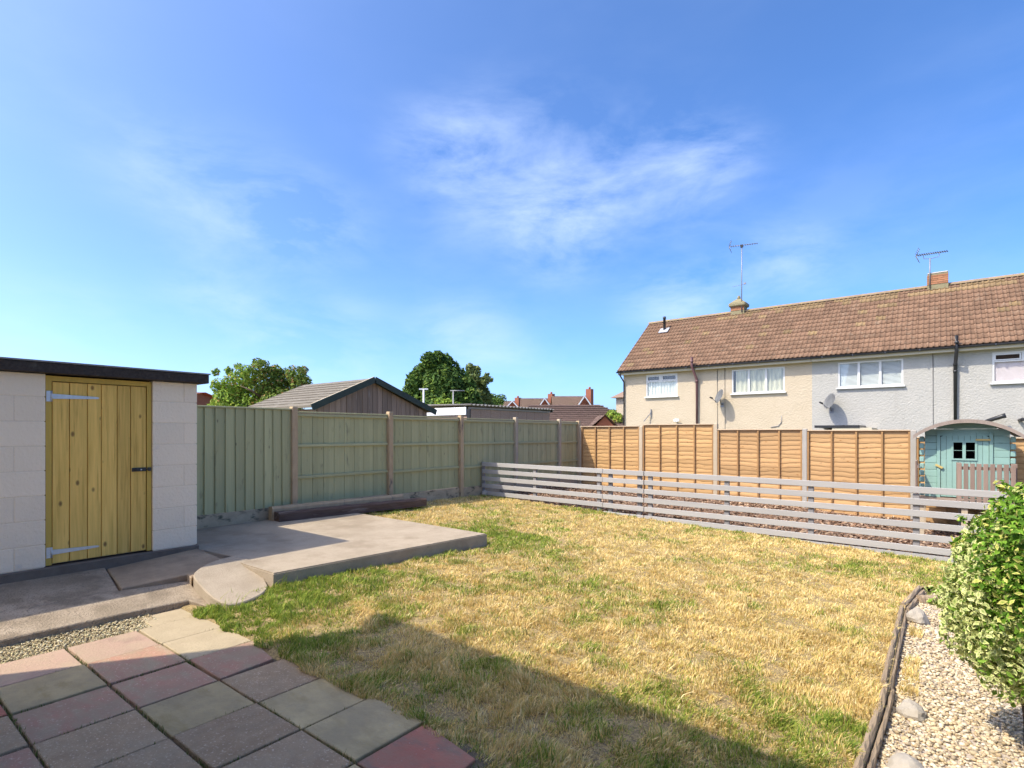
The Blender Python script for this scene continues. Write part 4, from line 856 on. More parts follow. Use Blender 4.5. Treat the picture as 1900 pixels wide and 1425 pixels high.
def gable_house(name, label, u0, u1, vr, ve, Z, depth, mroof, mwall, gable=None, chim=None, hip=False, cat='house', rot=None, ground=-.55):
    """far house: ridge from u0 to u1 at photo row vr, eaves at ve, ridge across the view"""
    xa, ya, zr = at_depth(u0, vr, Z); xb, yb, _ = at_depth(u1, vr, Z); ze = at_depth(u0, ve, Z)[2]
    a, b = Vector((xa, ya, 0)), Vector((xb, yb, 0)); d = (b - a).normalized(); s = Vector((-d.y, d.x, 0)); t = thing(name, label, cat, ((xa + xb) / 2, (ya + yb) / 2, ground)); hd = depth / 2
    up = Vector((0, 0, 1)); ins = hd * .9 if hip else 0
    bm = bmnew(); c = [a - s * hd, b - s * hd, b + s * hd, a + s * hd]
    if hip: c = [a - s * hd, b - s * hd + d * ins, b + s * hd + d * ins, a + s * hd]
    lo_ = [bm.verts.new(p + up * ground) for p in c]; hi_ = [bm.verts.new(p + up * ze) for p in c]
    for i in range(4): bm.faces.new((lo_[i], lo_[(i + 1) % 4], hi_[(i + 1) % 4], hi_[i]))
    if not hip:
        for e, i, j in ((a, 3, 0), (b, 1, 2)): bm.faces.new((hi_[i], hi_[j], bm.verts.new(e + up * (zr - .06))))
    bmesh.ops.recalc_face_normals(bm, faces=bm.faces[:]); add('wall', bm, mwall, t)
    bm = bmnew(); o = .25; e0, e1 = a - d * o, b + d * (o if not hip else 0); zz = ze - o * (zr - ze) / hd; cc = [a - d * o - s * (hd + o), b + d * (o + ins) - s * (hd + o), b + d * (o + ins) + s * (hd + o), a - d * o + s * (hd + o)]
    P = [bm.verts.new(p + up * zz) for p in cc]; r0 = bm.verts.new(e0 + up * zr); r1 = bm.verts.new(e1 + up * zr)
    bm.faces.new((P[0], P[1], r1, r0)); bm.faces.new((P[2], P[3], r0, r1))
    if hip: bm.faces.new((P[1], P[2], r1))
    bmesh.ops.solidify(bm, geom=bm.faces[:], thickness=.08); bmesh.ops.recalc_face_normals(bm, faces=bm.faces[:]); rf_ = add('roof', bm, mroof, t)
    return t, rf_, a, b, d, s, zr, ze, hd
# bungalow with tile courses
t, rf, a, b, d, s, zr, ze, hd = gable_house('bungalow', 'bungalow with a broad brown tiled roof beside the cream house', 985, 1112, 751, 800, 40, 7.5, 'bungtile', 'redbrick', hip=True)
Lr = (b - a).length
for k in range(14):      # each course is a proud strip
    f0 = k / 14; p0 = a - s * (hd + .24) * (1 - f0); zz = ze - .2 + (zr - ze + .2) * f0; ext = (hd * .9 + .2) * (1 - f0)
    add('tile_course', beam(bmnew(), p0 - d * .2 + Vector((0, 0, zz + .05)), p0 + d * (Lr + ext) + Vector((0, 0, zz + .05)), .16, .07), 'bungtile', rf)
# front porch gable of the bungalow
xa, ya_, za = at_depth(1118, 770, 36); c = Vector((xa, ya_, 0)); q = -s
bm = bmnew(); wv = .95
for k, off in ((0, 0), (1, 3.0)):
    pass
pv = [c + d * -wv * 1.2 + q * 1.0 + Vector((0, 0, za - 1.0)), c + d * wv * 1.2 + q * 1.0 + Vector((0, 0, za - 1.0)), c + q * 1.0 + Vector((0, 0, za)), c + d * -wv * 1.2 - q * 3 + Vector((0, 0, za - 1.0)), c + d * wv * 1.2 - q * 3 + Vector((0, 0, za - 1.0)), c - q * 3 + Vector((0, 0, za))]
V = [bm.verts.new(p) for p in pv]; bm.faces.new((V[0], V[2], V[5], V[3])); bm.faces.new((V[2], V[1], V[4], V[5])); bmesh.ops.solidify(bm, geom=bm.faces[:], thickness=.1); add('porch_roof', bm, 'bungtile', t)
bm = bmnew(); e = Vector((0, 0, -.12)); V = [bm.verts.new(p) for p in (pv[0] + d * .15 - q * .15 + e, pv[1] - d * .15 - q * .15 + e, pv[2] - q * .15 + e)]; V2 = [bm.verts.new(v.co - Vector((0, 0, 2.0))) for v in V[:2]]
bm.faces.new(V); bm.faces.new((V[1], V[0], V2[0], V2[1])); add('porch_wall', bm, 'redbrick', t)
# three far houses stepping up to the right
for i, (u0, u1, vr, ve, ug, gw, gv, uc, vc) in enumerate([(905, 955, 744, 762, 952, 22, 745, 961, 738), (968, 1018, 739, 764, 1012, 26, 740, 1023, 731), (1026, 1082, 735, 766, 1086, 34, 736, 1094, 722)]):
    Z = 92 - i * 7
    t, rf, a, b, d, s, zr, ze, hd = gable_house('far_house', ['far brick house with the smallest chimney, beside the birch', 'far brick house in the middle of the three', 'far brick house with the tallest red chimney'][i], u0, u1, vr, ve, Z, 7, 'fartile', 'redbrick')
    t['group'] = 'three far houses'
    g0 = at_depth(ug - gw / 2, ve - 6, Z - 3.6); g1 = at_depth(ug + gw / 2, ve - 6, Z - 3.6); gt = at_depth(ug, gv + 1, Z - 3.6)
    bm = bmnew(); A = [bm.verts.new(p) for p in (g0, g1, gt)]; lo_ = [bm.verts.new((p[0], p[1], -.55)) for p in (g0, g1)]; bm.faces.new(A); bm.faces.new((A[1], A[0], lo_[0], lo_[1]))
    bmesh.ops.solidify(bm, geom=bm.faces[:], thickness=.3); add('gable', bm, 'redbrick', t)
    bm = bmnew(); tw = .16 * Z / 90
    for e in (g0, g1): beam(bm, Vector(e) + Vector((.05, -.25, .0)), Vector(gt) + Vector((.05, -.25, .14)), .12, tw)
    add('bargeboard', bm, 'white', t)
    bm = bmnew(); G0, G1, GT = Vector(g0), Vector(g1), Vector(gt); bk = s * 4.0
    V = [bm.verts.new(p) for p in (G0 + Vector((0, 0, .1)), GT + Vector((0, 0, .25)), GT + bk + Vector((0, 0, .25)), G0 + bk + Vector((0, 0, .1)), G1 + Vector((0, 0, .1)), G1 + bk + Vector((0, 0, .1)))]
    bm.faces.new((V[0], V[1], V[2], V[3])); bm.faces.new((V[1], V[4], V[5], V[2])); bmesh.ops.solidify(bm, geom=bm.faces[:], thickness=.15); add('gable_roof', bm, 'fartile', t)
    cx_, cy_, cz_ = at_depth(uc, vc, Z - 1); cw = .42
    add('chimney', bx(cx_ - cw, cx_ + cw, cy_ - .35, cy_ + .35, zr - 2.2, cz_), 'redbrick', rf); add('chimney_pot', tube(bmnew(), [(cx_, cy_, cz_), (cx_, cy_, cz_ + .3)], .16, 8), 'redbrick', rf)
# red roofed building left of the fruit tree
t, rf, a, b, d, s, zr, ze, hd = gable_house('red_brick_outbuilding', 'dark red brick building between the shed and the leafy tree', 300, 372, 728, 738, 26, 3.0, 'redbrick', 'redbrick', cat='building')
# house behind the cream house
xc_, yc_, ze = at_depth(1143, 737, 44)
t = thing('rear_house', 'corner of another tiled house peeping out behind the cream end house', 'house', (xc_ + 4, yc_ + 4, -.55))
add('wall', bx(xc_, xc_ + 8, yc_, yc_ + 7, -.55, ze), 'cream', t)
bm = bmnew(); o_ = .35; P = [bm.verts.new(p) for p in ((xc_ - o_, yc_ - o_, ze - .05), (xc_ + 8 + o_, yc_ - o_, ze - .05), (xc_ + 8 + o_, yc_ + 7 + o_, ze - .05), (xc_ - o_, yc_ + 7 + o_, ze - .05))]; r0 = bm.verts.new((xc_ + 3.6, yc_ + 3.5, ze + 2.6)); r1 = bm.verts.new((xc_ + 4.6, yc_ + 3.5, ze + 2.6))
for f in ((P[0], P[1], r1, r0), (P[1], P[2], r1), (P[2], P[3], r0, r1), (P[3], P[0], r0), (P[3], P[2], P[1], P[0])): bm.faces.new(f)
add('roof', bm, 'fartile', t)

# ------------------------------------------------------------------ house at the photographer's back: its shade lies over the patio
hh = thing('host_house', 'house at the near end of the garden whose shadow falls over the patio and lawn', 'house', (0, -4.7, 0))
add('wall', bx(-5.62, 7.5, -8.7, -.75, -.5, 5.15), 'hostwall', hh)
bm = bmnew(); pr = [(-.45, 5.17), (-4.7, 8.1), (-8.95, 5.17), (-8.95, 5.05), (-4.7, 7.98), (-.45, 5.05)]
A = [bm.verts.new((-5.66, y, z)) for y, z in pr]; B = [bm.verts.new((7.6, y, z)) for y, z in pr]; bm.faces.new(A); bm.faces.new(B[::-1])
for i in range(6): bm.faces.new((A[i], A[(i + 1) % 6], B[(i + 1) % 6], B[i]))
bmesh.ops.recalc_face_normals(bm, faces=bm.faces[:]); add('roof', bm, 'fartile', hh)
add('gutter', bx(-5.66, 7.6, -.449, -.37, 5.03, 5.12), 'gutter', hh)

# ------------------------------------------------------------------ foliage
def leaves(name, clumps, n, size, pal, rng, fold=.25, aspect=.5, shell=.55, up=.3, tip=None, droop=0.0):
    """clumps: (x,y,z,rx,ry,rz,weight,palette index); every leaf is a folded four-triangle blade"""
    cl = np.array([c[:7] for c in clumps], float); wts = cl[:, 6] * (cl[:, 3] * cl[:, 4] * cl[:, 5]) ** (2 / 3); wts /= wts.sum()
    idx = rng.choice(len(cl), n, p=wts); d = rng.normal(size=(n, 3)); d /= np.linalg.norm(d, axis=1)[:, None]
    rr = np.where(rng.random(n) < shell, rng.uniform(.86, 1.06, n), rng.random(n) ** .5); p = cl[idx, :3] + d * cl[idx, 3:6] * rr[:, None]
    nv = d + rng.normal(size=(n, 3)) * .75; nv[:, 2] += up; nv /= np.linalg.norm(nv, axis=1)[:, None]
    a = np.cross(nv, rng.normal(size=(n, 3))); a[:, 2] -= droop; a /= np.linalg.norm(a, axis=1)[:, None]; b = np.cross(nv, a)
    s = size * rng.uniform(.45, 1.55, n)[:, None]; wd = s * aspect
    base, tipv, mid = p - a * s * .5, p + a * s * .5, p + a * s * .02; lft, rgt = mid + b * wd * .5 + nv * s * fold * .4, mid - b * wd * .5 + nv * s * fold * .4
    V = np.stack([base, lft, tipv, rgt, mid], 1).reshape(-1, 3); o = np.arange(n)[:, None] * 5
    F = (o + np.array([[0, 4, 1, 1, 4, 2, 2, 4, 3, 3, 4, 0]])).ravel()
    pi = np.array([c[7] for c in clumps])[idx]; cols = np.zeros((n, 5, 3)); 
    for k in range(len(pal)):
        mcol = pal[k]; sel = pi == k; m_ = sel.sum()
        if not m_: continue
        w_ = rng.dirichlet([c[2] for c in mcol], m_); ch = np.array([rng.choice(len(mcol), p=np.array([c[2] for c in mcol]) / sum(c[2] for c in mcol)) for _ in range(m_)])
        inner = np.array([c[0] for c in mcol])[ch]; edge = np.array([c[1] for c in mcol])[ch]; j = rng.uniform(.75, 1.25, (m_, 1))
        cc = np.stack([edge, edge, edge, edge, inner], 1) * j[:, None]; cols[sel] = cc
    return npmesh(name, V, F, 3, cols.reshape(-1, 3))
def limbs(base, top, r0, nbr, spread, rng, hfrac=.3):
    bm = bmnew(); base, top = Vector(base), Vector(top); mid = base.lerp(top, .5) + Vector((rng.normal() * .05, rng.normal() * .05, 0)); tube(bm, [base, mid, top], [r0, r0 * .7, r0 * .25], 8)
    for k in range(nbr):
        t_ = hfrac + (1 - hfrac) * k / nbr; p = base.lerp(top, t_); an = k * 2.4 + rng.random(); e = p + Vector((math.cos(an) * spread, math.sin(an) * spread, spread * .55)) * (1.1 - .6 * t_); tube(bm, [p, p.lerp(e, .5) + Vector((0, 0, .03)), e], [r0 * .45, r0 * .3, r0 * .1], 6)
    return bm
def G(r, g, b): return (r, g, b)
fruit_pal = [[(G(.22, .34, .04), G(.28, .40, .055), 5), (G(.13, .22, .035), G(.16, .26, .04), 3), (G(.34, .40, .05), G(.40, .42, .07), 1.5), (G(.40, .24, .07), G(.46, .28, .09), .35)],
             [(G(.12, .19, .03), G(.15, .22, .04), 4), (G(.20, .28, .05), G(.25, .32, .06), 3), (G(.40, .22, .08), G(.46, .27, .10), .9)]]
def tree(name, label, base, top, clumps, n, size, pal, seed, r0=.1, nbr=10, spread=1.0, group=None, cat='tree', **k):
    rg = np.random.default_rng(seed); t = thing(name, label, cat, base, group)
    add('trunk', limbs(base, top, r0, nbr, spread, rg), 'bark', t); add('crown', leaves('crown', clumps, n, size, pal, rg, **k), 'leaf', t); return t
def clumpset(cx, cy, zc, R_, H, n, rg, rmin, rmax, pidx=lambda q: 0, taper=0):
    o = []
    for _ in range(n):
        q = rg.uniform(-1, 1); hz_ = zc + q * H; k = math.sqrt(max(.05, 1 - q * q)) * (1 - taper * (q + 1) / 2); an = rg.uniform(0, 2 * math.pi); rr = R_ * k * math.sqrt(rg.uniform(.2, 1)); r = rg.uniform(rmin, rmax)
        o.append((cx + rr * math.cos(an), cy + rr * math.sin(an), hz_, r, r, r * .8, 1, pidx(q)))
    return o
rg = np.random.default_rng(21)
# leafy tree behind the plank garage: left mass feathery, right mass darker with reddish tips
x, y, z = at_depth(485, 715, 15.6); cl = []
for (u, v, r, pi) in [(420, 735, .34, 0), (405, 715, .20, 0), (440, 715, .40, 0), (455, 695, .28, 0), (430, 750, .5, 0), (480, 735, .55, 0), (500, 710, .42, 1), (485, 685, .26, 1), (478, 674, .15, 1), (525, 705, .34, 1), (548, 695, .26, 1), (562, 688, .14, 1), (530, 735, .5, 1), (560, 715, .28, 1), (410, 770, .45, 0), (460, 765, .6, 0), (520, 760, .6, 1), (400, 690, .10, 0), (425, 688, .12, 0), (441, 680, .10, 0), (512, 690, .2, 1), (566, 705, .15, 1), (575, 728, .2, 1)]:
    a_, b_, c_ = at_depth(u, v, 15.6 + rg.uniform(-.5, .6)); cl.append((a_, b_, c_, r, r, r, 1, pi))
tree('leafy_tree', 'bright leafy tree with reddish shoots between the shed and the plank garage', (x, y, -.55), (x, y, 2.9), cl, 20000, .088, fruit_pal, 31, .09, 14, 1.0, up=.4, shell=.5)
# conifer, birch
con_pal = [[(G(.06, .12, .022), G(.085, .155, .03), 5), (G(.035, .075, .018), G(.05, .10, .022), 3), (G(.15, .23, .035), G(.19, .27, .045), 3)]]
x, y, _ = at_depth(812, 760, 45); cl = []
for (u, v, r) in [(795, 668, .55), (812, 664, .5), (826, 672, .6), (800, 690, 1.0), (830, 690, 1.0), (780, 690, .55), (770, 710, .75), (790, 715, 1.3), (820, 715, 1.5), (850, 705, .9), (862, 720, .9), (768, 730, .9), (795, 745, 1.5), (835, 745, 1.6), (868, 742, .9), (760, 750, .8), (880, 755, .7), (815, 780, 2.0), (850, 780, 1.5), (778, 780, 1.4), (795, 660, .25), (815, 657, .22)]:
    a_, b_, c_ = at_depth(u, v, 45 + rg.uniform(-1.6, 1.6)); cl.append((a_, b_, c_, r, r, r * 1.1, 1, 0))
tree('conifer', 'large dense dark green conifer above the panel garage', (x, y, -.55), (x, y, 7.4), cl, 26000, .36, con_pal, 41, .22, 16, 1.8, up=.5, aspect=.45, shell=.62)
bir_pal = [[(G(.19, .23, .06), G(.23, .27, .08), 4), (G(.12, .16, .045), G(.15, .19, .055), 3)]]
x, y, _ = at_depth(885, 760, 50); cl = []
for (u, v, r) in [(872, 684, .4), (882, 690, .5), (878, 705, .6), (890, 715, .6), (900, 706, .35), (904, 698, .25), (911, 705, .2), (898, 730, .5), (885, 738, .7), (905, 738, .4), (893, 755, .7), (910, 752, .35)]:
    a_, b_, c_ = at_depth(u, v, 50 + rg.uniform(-.8, .8)); cl.append((a_, b_, c_, r, r, r * 1.2, 1, 0))
tree('birch_tree', 'thin open birch just right of the dark conifer', (x, y, -.55), (x, y, 6.2), cl, 3600, .30, bir_pal, 42, .12, 14, 1.3, up=.2, shell=.4, droop=.5)
for (u, v, Z, r, lab, sd) in ((920, 738, 70, 1.1, 'small round dark bush showing above the corrugated garage roof', 51), (1143, 768, 38, .62, 'small green tree glimpsed beside the cream house corner', 52), (831, 744, 30, .55, 'light green shrub in front of the conifer base', 53), (290, 692, 22, .16, 'tiny treetop just showing over the flat shed roof', 54)):
    a_, b_, c_ = at_depth(u, v, Z); rg2 = np.random.default_rng(sd); cl = [(a_ + rg2.normal() * r * .5, b_ + rg2.normal() * r * .5, c_ - abs(rg2.normal()) * r * .5, r * .55, r * .55, r * .55, 1, 0) for _ in range(7)]
    tree('far_bush', lab, (a_, b_, -.55), (a_, b_, c_ - r * .3), cl, 900, r * .28, con_pal if sd in (51, 54) else fruit_pal[:1], sd, .06, 5, r * .6)
# variegated bush in the gravel
rg = np.random.default_rng(61)
vp = [[(G(.20, .30, .06), G(.80, .78, .36), 5), (G(.15, .25, .045), G(.66, .68, .28), 3), (G(.15, .27, .03), G(.22, .36, .05), 1.5)],
      [(G(.14, .27, .025), G(.20, .36, .035), 5), (G(.07, .16, .015), G(.10, .21, .02), 4), (G(.22, .34, .04), G(.80, .72, .22), 2.6)]]
bush_y = 3.95; bxc = on_y(1868, 1100, bush_y)[0]; cl = []
for (u, v, r, pi, dy) in [(1790, 1110, .17, 0, 0), (1775, 1140, .13, 0, 0), (1800, 1060, .15, 0, 0), (1790, 1030, .11, 0, .1), (1785, 1180, .16, 0, 0), (1815, 1140, .22, 0, -.05), (1830, 1080, .20, 0, 0), (1845, 1180, .22, 0, -.05), (1825, 1215, .16, 0, 0), (1850, 1235, .15, 0, 0), (1880, 1160, .25, 0, 0),
                          (1840, 1010, .17, 1, .1), (1875, 995, .15, 1, .1), (1895, 960, .16, 1, .1), (1890, 1040, .25, 1, 0), (1895, 1110, .22, 1, -.12), (1910, 930, .12, 1, .1), (1930, 1000, .3, 1, .1), (1940, 1120, .3, 1, 0), (1900, 1210, .22, 0, 0), (1960, 1200, .25, 1, 0), (1765, 1095, .06, 0, 0), (1770, 1035, .06, 0, .1), (1762, 1165, .06, 0, 0), (1880, 920, .06, 1, .1), (1905, 1250, .13, 0, 0), (1870, 1215, .2, 0, 0), (1880, 1245, .14, 0, .1), (1930, 1240, .2, 1, .1), (1812, 1245, .08, 0, 0), (1950, 1060, .3, 1, 0)]:
    u = u + 26; pi = pi if rg.random() < .72 else 1 - pi; x, z = on_y(u, v, bush_y + dy); cl.append((x, bush_y + dy + rg.uniform(-.12, .12), z, r, r, r, 1, pi))
for k in range(34):    # stray shoots
    c0 = cl[int(rg.integers(0, 22))]; dv = Vector((rg.normal() - .4, rg.normal() - .5, abs(rg.normal()) * .6 + .1)).normalized()
    for q in range(4): pnt = Vector(c0[:3]) + dv * (c0[3] * (.95 + .13 * q)); cl.append((pnt.x, pnt.y, pnt.z, .022, .022, .022, .9, c0[7]))
for k in range(10):     # the far side of the same bush
    cl.append((bxc + rg.uniform(0, .7), bush_y + rg.uniform(.25, .7), rg.uniform(.25, .85), .22, .22, .22, .8, int(rg.random() < .5)))
gz0 = GRZ(bxc, bush_y)
t = thing('variegated_bush', 'bushy variegated evergreen shrub growing from the pale gravel', 'shrub', (bxc, bush_y, gz0))
add('stem', limbs((bxc + .1, bush_y + .1, gz0 - .05), (bxc + .15, bush_y + .15, .6), .025, 9, .25, rg, .35), 'bark', t)
add('crown', leaves('crown', cl, 46000, .034, vp, rg, aspect=.5, shell=.55, up=.35), 'leaf', t)

# ------------------------------------------------------------------ gravel, log edging, rocks
def pebbles(name, n, fx, size, pal, rng, flat=.65):
    bm = bmnew(); bmesh.ops.create_icosphere(bm, subdivisions=1, radius=1); bv = np.array([v.co[:] for v in bm.verts]); bf = np.array([[v.index for v in f.verts] for f in bm.faces]); bm.free()
    p = fx(n); m = len(p); s = size * rng.lognormal(0, .28, (m, 1, 1)) * rng.uniform(.7, 1.2, (m, 1, 3)); s[:, :, 2] *= flat
    an = rng.uniform(0, 6.28, m); loc = bv[None] * rng.uniform(.78, 1.18, (m, 12, 1)) * s; c_, s_ = np.cos(an)[:, None], np.sin(an)[:, None]
    X = loc[:, :, 0] * c_ - loc[:, :, 1] * s_; Y = loc[:, :, 0] * s_ + loc[:, :, 1] * c_; V = np.stack([X, Y, loc[:, :, 2]], 2) + p[:, None, :]
    F = (np.arange(m)[:, None, None] * 12 + bf[None]).ravel(); pc = np.array(pal)[rng.integers(0, len(pal), m)] * rng.uniform(.8, 1.2, (m, 1)); return npmesh(name, V.reshape(-1, 3), F, 3, np.repeat(pc, 12, 0))
def gx(n):
    y = RNG.uniform(2.4, 8.4, n); x = edge_x(y) + .03 + RNG.uniform(0, 2.3, n); keep = RNG.random(n) < np.clip(1.5 - .10 * y, .35, 1); x, y = x[keep], y[keep]
    return np.stack([x, y, GRZ(x, y) + RNG.uniform(.0, .012, len(x))], 1)
gpal = [(.58, .47, .31), (.50, .40, .25), (.66, .57, .41), (.44, .33, .19), (.54, .41, .25), (.36, .285, .19), (.62, .53, .38)]
setp(add('gravel', pebbles('gravel', 52000, gx, .0102, gpal, RNG), 'stones'), 'pale loose stone chippings covering the bed by the bush', kind='stuff')
def gx2(n):
    y = RNG.uniform(-.9, 1.75, n); x = RNG.uniform(-5.27, -4.89, n); return np.stack([x, y, -.03 + RNG.uniform(0, .02, n) + np.clip((-4.95 - x), 0, 1) * .06], 1)
setp(add('path_gravel', pebbles('path_gravel', 9000, gx2, .0068, [(.56, .46, .27), (.48, .38, .22), (.62, .54, .36), (.40, .32, .18), (.52, .46, .26)], RNG), 'stones'), 'tan gravel strip between the concrete path and the paving slabs', kind='stuff')
def logedge(name, pts, r, label, seed):
    rr = random.Random(seed); bm = bmnew()
    for side, wd, ht, dx in ((0, r * 1.25, .030, -.03), (1, r * .8, -.005, -.03 + r * 1.15)):
        P = []
        for (u, v) in pts: x, y = gpt(u, v, -.10); P.append(Vector((x + dx, y, lawn_z(x, y) - .05)))
        Q = [a.lerp(b, i / 8) for a, b in zip(P, P[1:]) for i in range(8)] + [P[-1]]; rings = []
        for q in Q:
            rings.append([bm.verts.new(q + Vector((a * wd + rr.uniform(-.004, .004), 0, b * (ht + .05) + rr.uniform(-.005, .005)))) for a, b in ((-.5, 0), (-.5, .8), (-.32, .97), (0, 1.03), (.3, .96), (.5, .78), (.5, 0))])
        for a, b in zip(rings, rings[1:]):
            for k in range(7): bm.faces.new((a[k], a[(k + 1) % 7], b[(k + 1) % 7], b[k]))
        bm.faces.new(rings[0]); bm.faces.new(rings[-1])
    bmesh.ops.recalc_face_normals(bm, faces=bm.faces[:])
    return setp(add(name, bm, 'log'), label, 'edging log', 'logs edging the gravel bed')
logedge('edging_log', [(1712, 1083), (1682, 1118)], .034, 'short far edging log meeting the crossways log', 1)
logedge('edging_log', [(1680, 1122), (1668, 1180), (1650, 1268)], .030, 'long middle edging log between lawn and gravel', 2)
logedge('edging_log', [(1655, 1272), (1632, 1350), (1606, 1430), (1585, 1500)], .031, 'nearest edging log between lawn and gravel', 3)
x, y = gpt(1704, 1110, -.16); x2, y2 = gpt(1752, 1113, -.17)
setp(rough_beam('cross_log', (x, y, GRZ(x, y) - .02), (x2, y2, GRZ(x2, y2) - .02), .09, .10, 'log', 8), 'short pale log lying crossways at the far end of the gravel', 'log')
x, y = gpt(1702, 1150, -.18); rock('edging_rock', x, y, GRZ(x, y), .085, .11, .095, 11, 'grey rock leaning on the far end of the log edging')
x, y = gpt(1690, 1322, -.16); rock('edging_rock', x, y, GRZ(x, y), .075, .09, .06, 12, 'small flat rock at the joint of the edging logs')
x, y = gpt(1682, 1425, -.16); rock('edging_rock', x, y, GRZ(x, y) - .03, .085, .12, .075, 13, 'big pale rock in the gravel at the bottom edge of the picture')

# bark chips behind the slatted fence
n = 15000; x = RNG.uniform(-8.0, 1.6, n); y = RNG.uniform(9.32, 13.4, n); z = lawn_z(x, y) + .03 * np.sin(3 * x) * np.sin(2.3 * y) + RNG.uniform(-.008, .02, n); c = np.stack([x, y, z], 1)
a = RNG.normal(size=(n, 3)); a[:, 2] *= .45; a /= np.linalg.norm(a, axis=1)[:, None]; nn = np.stack([RNG.normal(0, .5, n), RNG.normal(0, .5, n), np.ones(n)], 1); b = np.cross(nn, a); b /= np.linalg.norm(b, axis=1)[:, None]; nn = np.cross(a, b)
s1, s2 = RNG.uniform(.014, .045, (n, 1)), RNG.uniform(.007, .018, (n, 1)); th = .005
V = np.stack([c - a * s1 - b * s2, c + a * s1 - b * s2, c + a * s1 * .8 + b * s2, c - a * s1 * .9 + b * s2, c + nn * th], 1).reshape(-1, 3); F = (np.arange(n)[:, None] * 5 + np.array([[0, 1, 4, 1, 2, 4, 2, 3, 4, 3, 0, 4]])).ravel()
pc = np.array([(.20, .115, .07), (.29, .18, .11), (.14, .085, .055), (.38, .27, .18), (.24, .15, .10)])[RNG.integers(0, 5, n)] * RNG.uniform(.7, 1.3, (n, 1))
setp(add('bark_mulch', npmesh('bark_mulch', V, F, 3, np.repeat(pc, 5, 0)), 'chips'), 'brown bark chips covering the bed behind the slatted fence', kind='stuff')

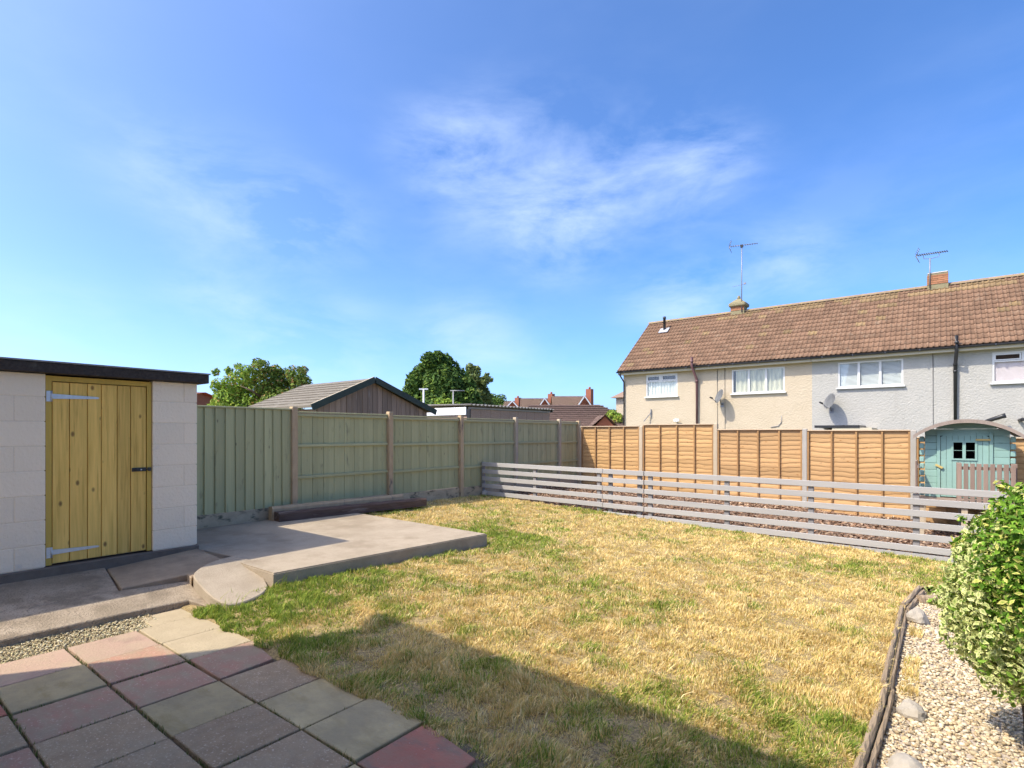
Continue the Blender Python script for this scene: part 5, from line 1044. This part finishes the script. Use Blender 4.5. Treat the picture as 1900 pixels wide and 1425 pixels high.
# ------------------------------------------------------------------ grass blades
def grass(n):
    rng = np.random.default_rng(77); out_ = []
    x = rng.uniform(-8.0, 1.3, n * 3); y = rng.uniform(1.4, 9.25, n * 3); Z = -ST * x + CT * y; xc = CT * x + ST * y; u = CX + FPX * xc / np.maximum(Z, .1)
    keep = (Z > 2.2) & (u > 250) & (u < 1860) & (rng.random(len(x)) < np.clip((3.3 / Z) ** 1.6, .09, 1))
    keep &= ~((y < 5.47) & (x < -4.93 + (y - 2.67) * .097 + .015)) & ~((x < -6.7) & (y < 5.6))
    keep &= ~((y < 2.02 - .12 * vnoise(x, y, 6, 3)) & (x > -5.3) & (x < -1.66))
    keep &= ~((y < 2.67) & (x < -5.14 - .1 * vnoise(x, y, 5, 6)))
    ex = edge_x(y); edge = (x > ex - .02); keep &= ~(edge & ~((vnoise(x, y, 2.2, 8) > .74) & (x < ex + .15) & (x > ex + .05) & (y < 6) & (rng.random(len(x)) < .6)))
    bare = np.zeros(len(x), bool)
    for (uu, vv_, rr) in ((975, 1335, .10), (1015, 1320, .06)):
        bx_, by_ = gpt(uu, vv_, 0.0); bare |= ((x - bx_) ** 2 + (y - by_) ** 2 < (rr * (.55 + .8 * vnoise(x, y, 7, 9))) ** 2) & (rng.random(len(x)) < .8)
    keep &= ~bare; tuft = .35 * vnoise(x, y, 5.5, 12) + .40 * vnoise(x, y, 12, 13) + .25 * vnoise(x, y, 26, 14); keep &= rng.random(len(x)) < np.clip(.12 + 1.6 * tuft, .05, 1)
    x, y, tuft, Z = x[keep][:n], y[keep][:n], tuft[keep][:n], Z[keep][:n]; n = len(x)
    # greener near the slab, the patio edge and the fences; scorched in the middle
    big = .6 * vnoise(x, y, .9, 21) + .4 * vnoise(x, y, 2.6, 22); fine = vnoise(x, y, 6, 23)
    near = np.exp(-((x + 3.0) / 1.4) ** 2 - ((y - 2.6) / .5) ** 2) * .18 + np.exp(-((x + 4.9) / 1.0) ** 2) * (y < 6.5) * .62 + np.exp(-((y - 2.1) / .5) ** 2) * .30 * (x < -1.5) + np.exp(-((x + 4.6) / .8) ** 2 - ((y - 6.0) / .9) ** 2) * .45 + np.exp(-((y - 9.1) / .25) ** 2) * .3
    gr = np.clip((big - .56) * 1.5 + (fine - .5) * .85 + near + .06 + rng.normal(0, .10, n), 0, 1); isg = rng.random(n) < gr
    straw = np.array([(.86, .66, .28), (.92, .77, .42), (.78, .58, .23), (.70, .53, .24), (.86, .71, .38), (.84, .61, .24)])[rng.integers(0, 6, n)]; green = np.array([(.24, .33, .05), (.33, .40, .06), (.17, .27, .045), (.42, .44, .09)])[rng.integers(0, 4, n)]
    olive = np.array([(.54, .47, .14), (.62, .50, .16)])[rng.integers(0, 2, n)]; col = np.where(isg[:, None], green, np.where((rng.random(n) < .22 + .5 * gr)[:, None], olive, straw)) * rng.uniform(.78, 1.2, (n, 1))
    far = np.clip((Z - 3) / 6, 0, 1); h = (.012 + .062 * np.clip(tuft - .22, 0, 1) ** 1.2) * rng.uniform(.6, 1.5, n) * (1 + .25 * isg); wd = (.0026 + .0030 * far) * rng.uniform(.7, 1.3, n)
    an = rng.uniform(0, 2 * np.pi, n); lean = rng.uniform(.2, 1.15, n); cdir = vnoise(x, y, 4, 31) * 12; dx, dy = np.cos(an) * .7 + .5 * np.cos(cdir), np.sin(an) * .7 + .5 * np.sin(cdir)
    long_ = (rng.random(n) < .012) & (Z < 5.5); h = np.where(long_, h * 2.3, h)
    flat = rng.random(n) < .22; h = np.where(flat, h * .45, h); lean = np.where(flat, 2.8, lean)
    z0 = lawn_z(x, y) - .004 + .016 * (tuft - .5); z0 = np.where(x > edge_x(y), z0 - .05, z0); B = np.stack([x, y, z0], 1); D = np.stack([dx, dy, np.zeros(n)], 1) * h[:, None]; S = np.stack([-np.sin(an + .8), np.cos(an + .8), np.zeros(n)], 1) * wd[:, None]
    up = np.stack([np.zeros(n), np.zeros(n), h], 1); Mi = B + up * .62 + D * (lean * .35)[:, None]; T = B + up * np.where(flat, .7, 1.0)[:, None] + D * lean[:, None]
    V = np.stack([B - S, B + S, Mi + S * .75, Mi - S * .75, T], 1).reshape(-1, 3); F = (np.arange(n)[:, None] * 5 + np.array([[0, 1, 2, 0, 2, 3, 3, 2, 4]])).ravel()
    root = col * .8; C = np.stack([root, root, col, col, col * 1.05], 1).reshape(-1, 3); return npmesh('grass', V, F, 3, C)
def joint_moss():
    rng = np.random.default_rng(5); P = []
    for yj in ys_[3:8]: P.append(np.stack([rng.uniform(-4.9, -1.7, 700), yj + rng.normal(0, .006, 700)], 1))
    for xj in xs_[1:9]: P.append(np.stack([xj + rng.normal(0, .005, 260), rng.uniform(.2, 2.0, 260)], 1))
    p = np.concatenate(P); p = p[vnoise(p[:, 0], p[:, 1], 4, 41) + .35 * rng.random(len(p)) > .72]; n = len(p); h = rng.uniform(.006, .02, n); an = rng.uniform(0, 6.28, n)
    B = np.stack([p[:, 0], p[:, 1], np.full(n, -.02)], 1); S = np.stack([np.cos(an), np.sin(an), np.zeros(n)], 1) * .004; T = B + np.stack([np.cos(an + 1) * h * .7, np.sin(an + 1) * h * .7, h + .016], 1)
    c = np.array([(.16, .20, .05), (.30, .27, .12), (.40, .33, .18), (.12, .16, .04)])[rng.integers(0, 4, n)]
    return npmesh('moss', np.stack([B - S, B + S, T], 1).reshape(-1, 3), np.arange(3 * n), 3, np.repeat(c, 3, 0))
setp(add('joint_moss', joint_moss(), 'grass'), 'moss and small weeds growing in the joints of the patio', kind='stuff')
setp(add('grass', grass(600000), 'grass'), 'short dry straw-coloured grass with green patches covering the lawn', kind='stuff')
